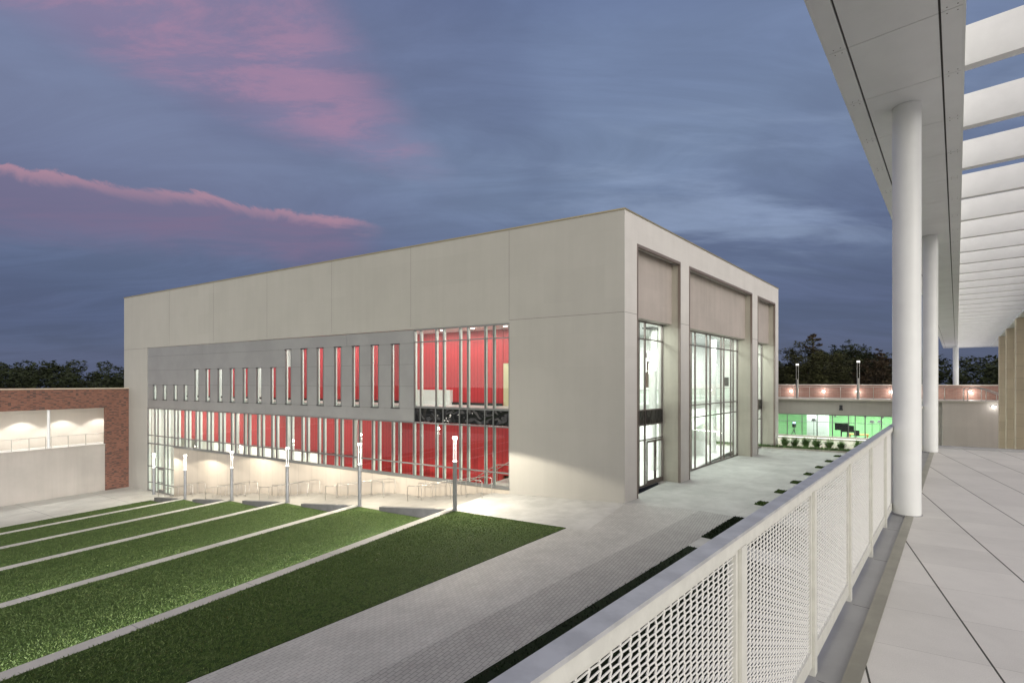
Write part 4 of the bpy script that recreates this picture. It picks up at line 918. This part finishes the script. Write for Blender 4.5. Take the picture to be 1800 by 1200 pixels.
mb = MB(); mb.prism([DA(.1, .002), DA(8.5, .002), DA(8.5, .16), DA(.0, .16)], DZ - .3, DZ + .055); tag(mb.build('deck_end_kerb', M['gutter']), None, None, kind='structure')
mb = MB(); mb.prism([D(-7, .50)[:2], D(TE - .1, .50)[:2], DA(8.5, -.1), D(-7, -9)[:2]], -5.4, DZ - .26); tag(mb.build('deck_wall', M['precast_front'], None), 'pale wall carrying the deck under the guardrail', 'wall')

# ------------------------------------------------------------------ guardrail with woven wire panels
gr = thing('guardrail', 'pale guardrail with woven wire mesh panels and blue-grey cap along the deck', 'guardrail', D(6, .6, DZ))
RH = 1.055; PT_ = 1.233; T0 = 4.37 - .0
posts = [T0 + PT_ * k for k in range(-5, 10)]
mb = MB(); mb.box(D, posts[0] - 1.2, TE - .1, .575, .632, DZ + RH - .012, DZ + RH); mb.build('cap_rail', M['galv'], gr)
mb = MB(); mb.box(D, posts[0] - 1.2, TE - .1, .578, .629, DZ + RH - .052, DZ + RH - .0125); mb.build('top_rail', M['cream_paint'], gr)
for t in posts:
    mb = MB(); mb.box(D, t - .03, t + .03, .575, .615, DZ - .011, DZ + RH - .053)
    mb.build('post', M['cream_paint'], gr)
Z0, Z1 = DZ + .125, DZ + RH - .053
def wire_panel(ta, tb):
    fr = MB()
    fr.box(D, ta, tb, .588, .612, Z0 - .085, Z0); fr.box(D, ta, ta + .022, .588, .612, Z0, Z1); fr.box(D, tb - .022, tb, .588, .612, Z0, Z1); fr.box(D, ta + .022, tb - .022, .588, .612, Z1 - .018, Z1)
    f = fr.build('panel_frame', M['cream_paint'], gr)
    w = MB(); ia, ib = ta + .022, tb - .022; za, zb = Z0, Z1 - .018; qc = .600
    px, pz = .0465, .0185; nx = int((ib - ia) / px); nz = int((zb - za) / pz)
    for j in range(1, nz):          # near-straight wires running with the rail
        z = za + (zb - za) * j / nz; pts = []
        for i in range(nx * 2 + 1):
            t = ia + (ib - ia) * i / (nx * 2); o = (1 if ((i // 2) + j) % 2 else -1) * (0 if i % 2 else .0011)
            pts.append(D(t, qc + o, z))
        w.tube(pts, .0032, 4)
    for i in range(1, nx):          # crimped uprights
        t = ia + (ib - ia) * i / nx; pts = []
        for j in range(nz + 1):
            z = za + (zb - za) * j / nz; sgn = (1 if (i + j) % 2 else -1)
            pts.append(D(t + sgn * .0022, qc - sgn * .0016, z))
        w.tube(pts, .0034, 4)
    w.build('wire_mesh', M['wire'], f)
    return f
base_f = wire_panel(posts[0] + .034, posts[1] - .034)
for t in range(1, len(posts) - 1):
    sh = vb * (PT_ * t)
    c = base_f.copy(); col.objects.link(c); c.parent = gr; c.location = sh
    for ch in base_f.children:
        d = ch.copy(); col.objects.link(d); d.parent = c; d.location = (0, 0, 0)

# ------------------------------------------------------------------ canopy
CZ = CAM_H + 3.34
cp = thing('canopy', 'white canopy with panelled soffit and open cross beams over the deck', 'canopy', D(20, 0, CZ))
q0, q1, q2, q3 = .975, .816, .116, -.042
CT0, CT1 = -6.0, 47.5 / .7422
step = 1.233
mb = MB(); gj = .004
t = 4.42 / .7422 - .04 - step * 9
ts = [t + step * k for k in range(0, 58)]
for ta, tb in zip(ts, ts[1:]):
    for qa, qb in ((q0, q1 + .009), (q1 - .009, q2 + .009), (q2 - .009, q3)):
        mb.box(D, ta + gj, tb - gj, qa, qb, CZ, CZ + .03)
mb.m = 1; mb.box(D, ts[0], ts[-1], q0 - .01, q3 + .01, CZ + .032, CZ + .06)
mb.build('soffit', [M['soffit'], M['joint']], cp)
mb = MB()
for ta in ts[4:26]:
    for q in (q0 - .05, q1 + .05, q2 - .05, q3 + .035):
        for dt in (-.05, .05): mb.cyl(*D(ta + dt, q)[:2], CZ - .0015, CZ + .001, .006, n=6)
mb.build('soffit_screw', M['joint'], cp)
mb = MB(); mb.box(D, ts[0], ts[-1], q0 - .004, q0 + .02, CZ - .002, CZ + .44); mb.box(D, ts[0], ts[-1], q3 - .02, q3 + .004, CZ - .002, CZ + .44); mb.box(D, ts[0], ts[-1], q3 + .004, q0 - .004, CZ + .40, CZ + .44)
mb.box(D, ts[-1] - .001, ts[-1] + .02, q3, q0, CZ, CZ + .44); mb.build('fascia', M['white_paint'], cp)
QR = -2.32
nb = 0
Yb = 5.30
while Yb / .7422 < ts[-1] + .5:
    tb = Yb / .7422
    mb = MB(); mb.box(D, tb - .065, tb + .065, q3 - .021, QR, CZ, CZ + .42); mb.build('beam', M['beam'], cp); Yb += 1.25
mb = MB(); mb.box(D, ts[0], ts[-1], QR - .9, QR - .001, CZ - .03, CZ + .44); mb.build('ledger_beam', M['white_paint'], cp)
mb = MB(); mb.box(D, ts[-1] - .12, ts[-1] + .02, QR, q3 - .021, CZ - .02, CZ + .43); mb.build('end_beam', M['white_paint'], cp)
for (xx, yy, r, zb) in ((-.61 + .903 * 5.99, 5.99, .140, DZ - .012), (-.61 + .903 * 11.3, 11.3, .140, DZ - .012), (.903 * 46 - .1, 46.0, .21, 4.36)):
    mb = MB(); mb.cyl(xx, yy, zb, CZ - .002, r, n=48); cc = mb.build('column', M['white_paint'], cp)
    mb = MB(); mb.cyl(xx, yy, zb, zb + .02, r + .012, n=48); mb.build('base_ring', M['gutter'], cc)

# ------------------------------------------------------------------ tan stone building along the right side of the canopy
sw = thing('stone_building', 'tan block building with tall pilasters at the right edge, past the deck', 'building', D(40, -3.0, 0))
mb = MB(); mb.box(D, 17.5, 38.9 / .7422 - 1.3, -3.1, -9, -5.4, CZ + .6); mb.build('wall', M['stone'], sw)
for Yp in (23.3, 28.6, 33.6, 38.9):
    t_ = Yp / .7422 - 2.1
    mb = MB(); mb.box(D, t_, t_ + .9, -2.28, -3.101, -5.4, CZ - .035); mb.build('pilaster', M['stone'], sw)

# ------------------------------------------------------------------ trees
def crown_tris(rng, blobs, n, size, flat=.75):
    """leaf clumps: small random triangles in shells of several uneven lobes"""
    vs = []
    tot = sum(b[3] ** 2 for b in blobs)
    for (cx, cy_, cz, r) in blobs:
        m = int(n * r * r / tot)
        d = rng.normal(size=(m, 3)); d /= np.linalg.norm(d, axis=1)[:, None]
        rad = r * (rng.uniform(.35, 1.0, m) ** .45) * (1 + .22 * np.sin(d[:, 0] * 5 + cx) * np.cos(d[:, 1] * 6 + cz))
        c = np.array([cx, cy_, cz]) + d * rad[:, None] * np.array([1, 1, flat])
        for k in range(3):
            pass
        o = rng.normal(size=(m, 3, 3)) * size * rng.uniform(.5, 1.3, (m, 1, 1)); o[:, :, 2] *= .6
        vs.append((c[:, None, :] + o).reshape(-1, 3))
    return np.concatenate(vs)
def tri_obj(name, V, mat, parent=None, loc=(0, 0, 0)):
    org = Vector(parent['_org']) if parent is not None else Vector(loc)
    V = V - np.array(org); n = len(V) // 3; me = bpy.data.meshes.new(name)
    me.vertices.add(len(V)); me.vertices.foreach_set('co', V.astype(np.float32).ravel()); me.loops.add(3 * n); me.loops.foreach_set('vertex_index', np.arange(3 * n, dtype=np.int32))
    me.polygons.add(n); me.polygons.foreach_set('loop_start', np.arange(0, 3 * n, 3, dtype=np.int32)); me.polygons.foreach_set('loop_total', np.full(n, 3, dtype=np.int32)); me.materials.append(mat); me.update(calc_edges=True)
    o = bpy.data.objects.new(name, me); col.objects.link(o); o['_org'] = tuple(org)
    if parent is not None: o.parent = parent
    else: o.location = org
    return o
def tree(px, Y_, ztop, width, label, seed, mat='leaf', n=9000, size=.22, grp='trees beyond the terrace', zb=-.5, sprout=None, dome=.8):
    """px: tangent of the bearing; recursive limbs with leaf clumps round every twig"""
    rng = np.random.default_rng(seed); rr = random.Random(seed)
    x, y = px * Y_, Y_; H_ = ztop - zb; t = thing('tree', label, 'tree', (x, y, zb), grp)
    blobs = []; tr = MB(); r0 = .022 * H_ + .12; C0 = Vector((x, y, zb + H_ * .55)); rx = width / 2; rz = H_ * .45
    tr.tube([(x, y, zb - .2), (x + rr.uniform(-.3, .3), y, zb + H_ * .3), (x + rr.uniform(-.5, .5), y, zb + H_ * .55)], [r0, r0 * .75, r0 * .4], 8)
    N_ = int(34 + width * 3)
    for i in range(N_):
        th = i * 2.39996 + rr.uniform(-.3, .3); cz_ = 1 - 1.55 * (i + .5) / N_; sz_ = math.sqrt(max(0, 1 - cz_ * cz_)); k_ = rr.uniform(.62, 1.0)
        e = C0 + Vector((math.cos(th) * sz_ * rx * k_, math.sin(th) * sz_ * rx * k_, cz_ * rz * k_ * (1.0 if cz_ > 0 else .8)))
        st_ = Vector((x, y, zb + H_ * rr.uniform(.22, .52))); m_ = st_.lerp(e, .5) + Vector((rr.uniform(-.4, .4), rr.uniform(-.4, .4), rr.uniform(0, .6)))
        tr.tube([st_, m_, e], [r0 * .28, r0 * .16, r0 * .05], 4)
        rb = width * rr.uniform(.075, .135); blobs.append((*e, rb))
        for _ in range(3):
            f_ = e + Vector((rr.uniform(-1, 1), rr.uniform(-1, 1), rr.uniform(-.5, .8))) * rb * 1.5
            tr.tube([m_.lerp(e, .6), f_], [r0 * .07, r0 * .03], 3); blobs.append((*f_, rb * rr.uniform(.4, .75)))
    tr.build('trunk', M['bark'], t)
    tri_obj('crown', crown_tris(rng, blobs, n, size, .62), M[mat], t)
    if sprout:
        sx, sz, w_ = sprout; tb = MB(); b0 = Vector((x + sx, y, ztop - 2.5)); tp = Vector((x + sx + .15, y, ztop + sz * .8)); tb.tube([b0, b0.lerp(tp, .5) + Vector((.15, 0, 0)), tp], [.22, .15, .06], 6)
        bl = []
        for i in range(16):
            f_ = rr.uniform(.35, 1.0); s0 = b0.lerp(tp, f_); a_ = rr.uniform(-1, 1); e = s0 + Vector((a_ * w_ * (1.2 - .5 * f_), rr.uniform(-.6, .6) * w_, rr.uniform(.1, .8)))
            tb.tube([s0, s0.lerp(e, .5) + Vector((0, 0, -.1)), e], [.08, .05, .02], 4); bl.append((*e, w_ * rr.uniform(.16, .34)))
        tb.build('upper_limb', M['bark'], t); tri_obj('upper_crown', crown_tris(rng, bl, 2200, size * .62, .45), M['leaf3'], t)
    return t
def tn(px): return (px - 900) / 866
def zt(py, Y_): return 6 + (671 - py) * Y_ / 866
tree(tn(1424), 84, zt(616, 84), 11.0, 'broad rounded oak with a bare-branched tuft on top, behind the left terrace lamp', 5, 'leaf2', 24000, .15, sprout=(.3, 3.0, 1.5))
tree(tn(1462), 96, zt(611, 96), 8.5, 'dark tree just right of the broad oak', 8, 'leaf', 12000, .17)
tree(tn(1496), 90, zt(606, 90), 9.0, 'tall dark tree behind the right terrace lamp', 9, 'leaf', 15000, .16)
tree(tn(1537), 84, zt(628, 84), 6.5, 'thin rust-tinted tree right of the right terrace lamp', 12, 'leaf3', 7000, .14, sprout=(1.2, .9, 1.2))
tree(tn(1564), 92, zt(630, 92), 8.5, 'dark tree seen at the left edge of the big white column', 13, 'leaf', 11000, .17)
tree(tn(1383), 98, zt(641, 98), 8.0, 'low dark tree against the right end of the pale building', 15, 'leaf', 10000, .17)
tree(tn(1516), 101, zt(622, 101), 9.0, 'dark tree standing behind the two terrace trees', 16, 'leaf', 10000, .17)
# distant belts of woodland that read as one mass
def belt(name, x0, x1, Y_, py0, py1, seed, n, size, rows=3, step=7):
    rng = np.random.default_rng(seed); blobs = []
    X0, X1 = tn(x0) * Y_, tn(x1) * Y_
    m = int((X1 - X0) / step)
    for r_ in range(rows):
        for i in range(m + 1):
            xx = X0 + (X1 - X0) * (i + rng.uniform(-.4, .4)) / m; yy = Y_ + r_ * 9 - 9
            f_ = (xx - X0) / (X1 - X0); top = zt(py0 + (py1 - py0) * f_, Y_) - rng.uniform(0, 3.2) - (rows - 1 - r_) * 1.6
            rad = rng.uniform(1.8, 3.6)
            blobs.append((xx, yy, top - rad * .7, rad)); 
            for _ in range(5): blobs.append((xx + rng.uniform(-3.5, 3.5), yy + rng.uniform(-2, 2), top - rad * .7 - rng.uniform(1.0, 14), rng.uniform(2.2, 4.2)))
    return tag(tri_obj(name, crown_tris(rng, blobs, n, size), M['leaf'], None, (X0, Y_, 0)), None, None, kind='stuff')
belt('woodland', -160, 330, 165, 620, 640, 3, 90000, .42)
belt('woodland', 1330, 1960, 150, 622, 610, 4, 90000, .40)
# low dark undergrowth so that no bare ground shows between trunks
# ------------------------------------------------------------------ tidy
for o in bpy.data.objects:
    if '_org' in o: del o['_org']
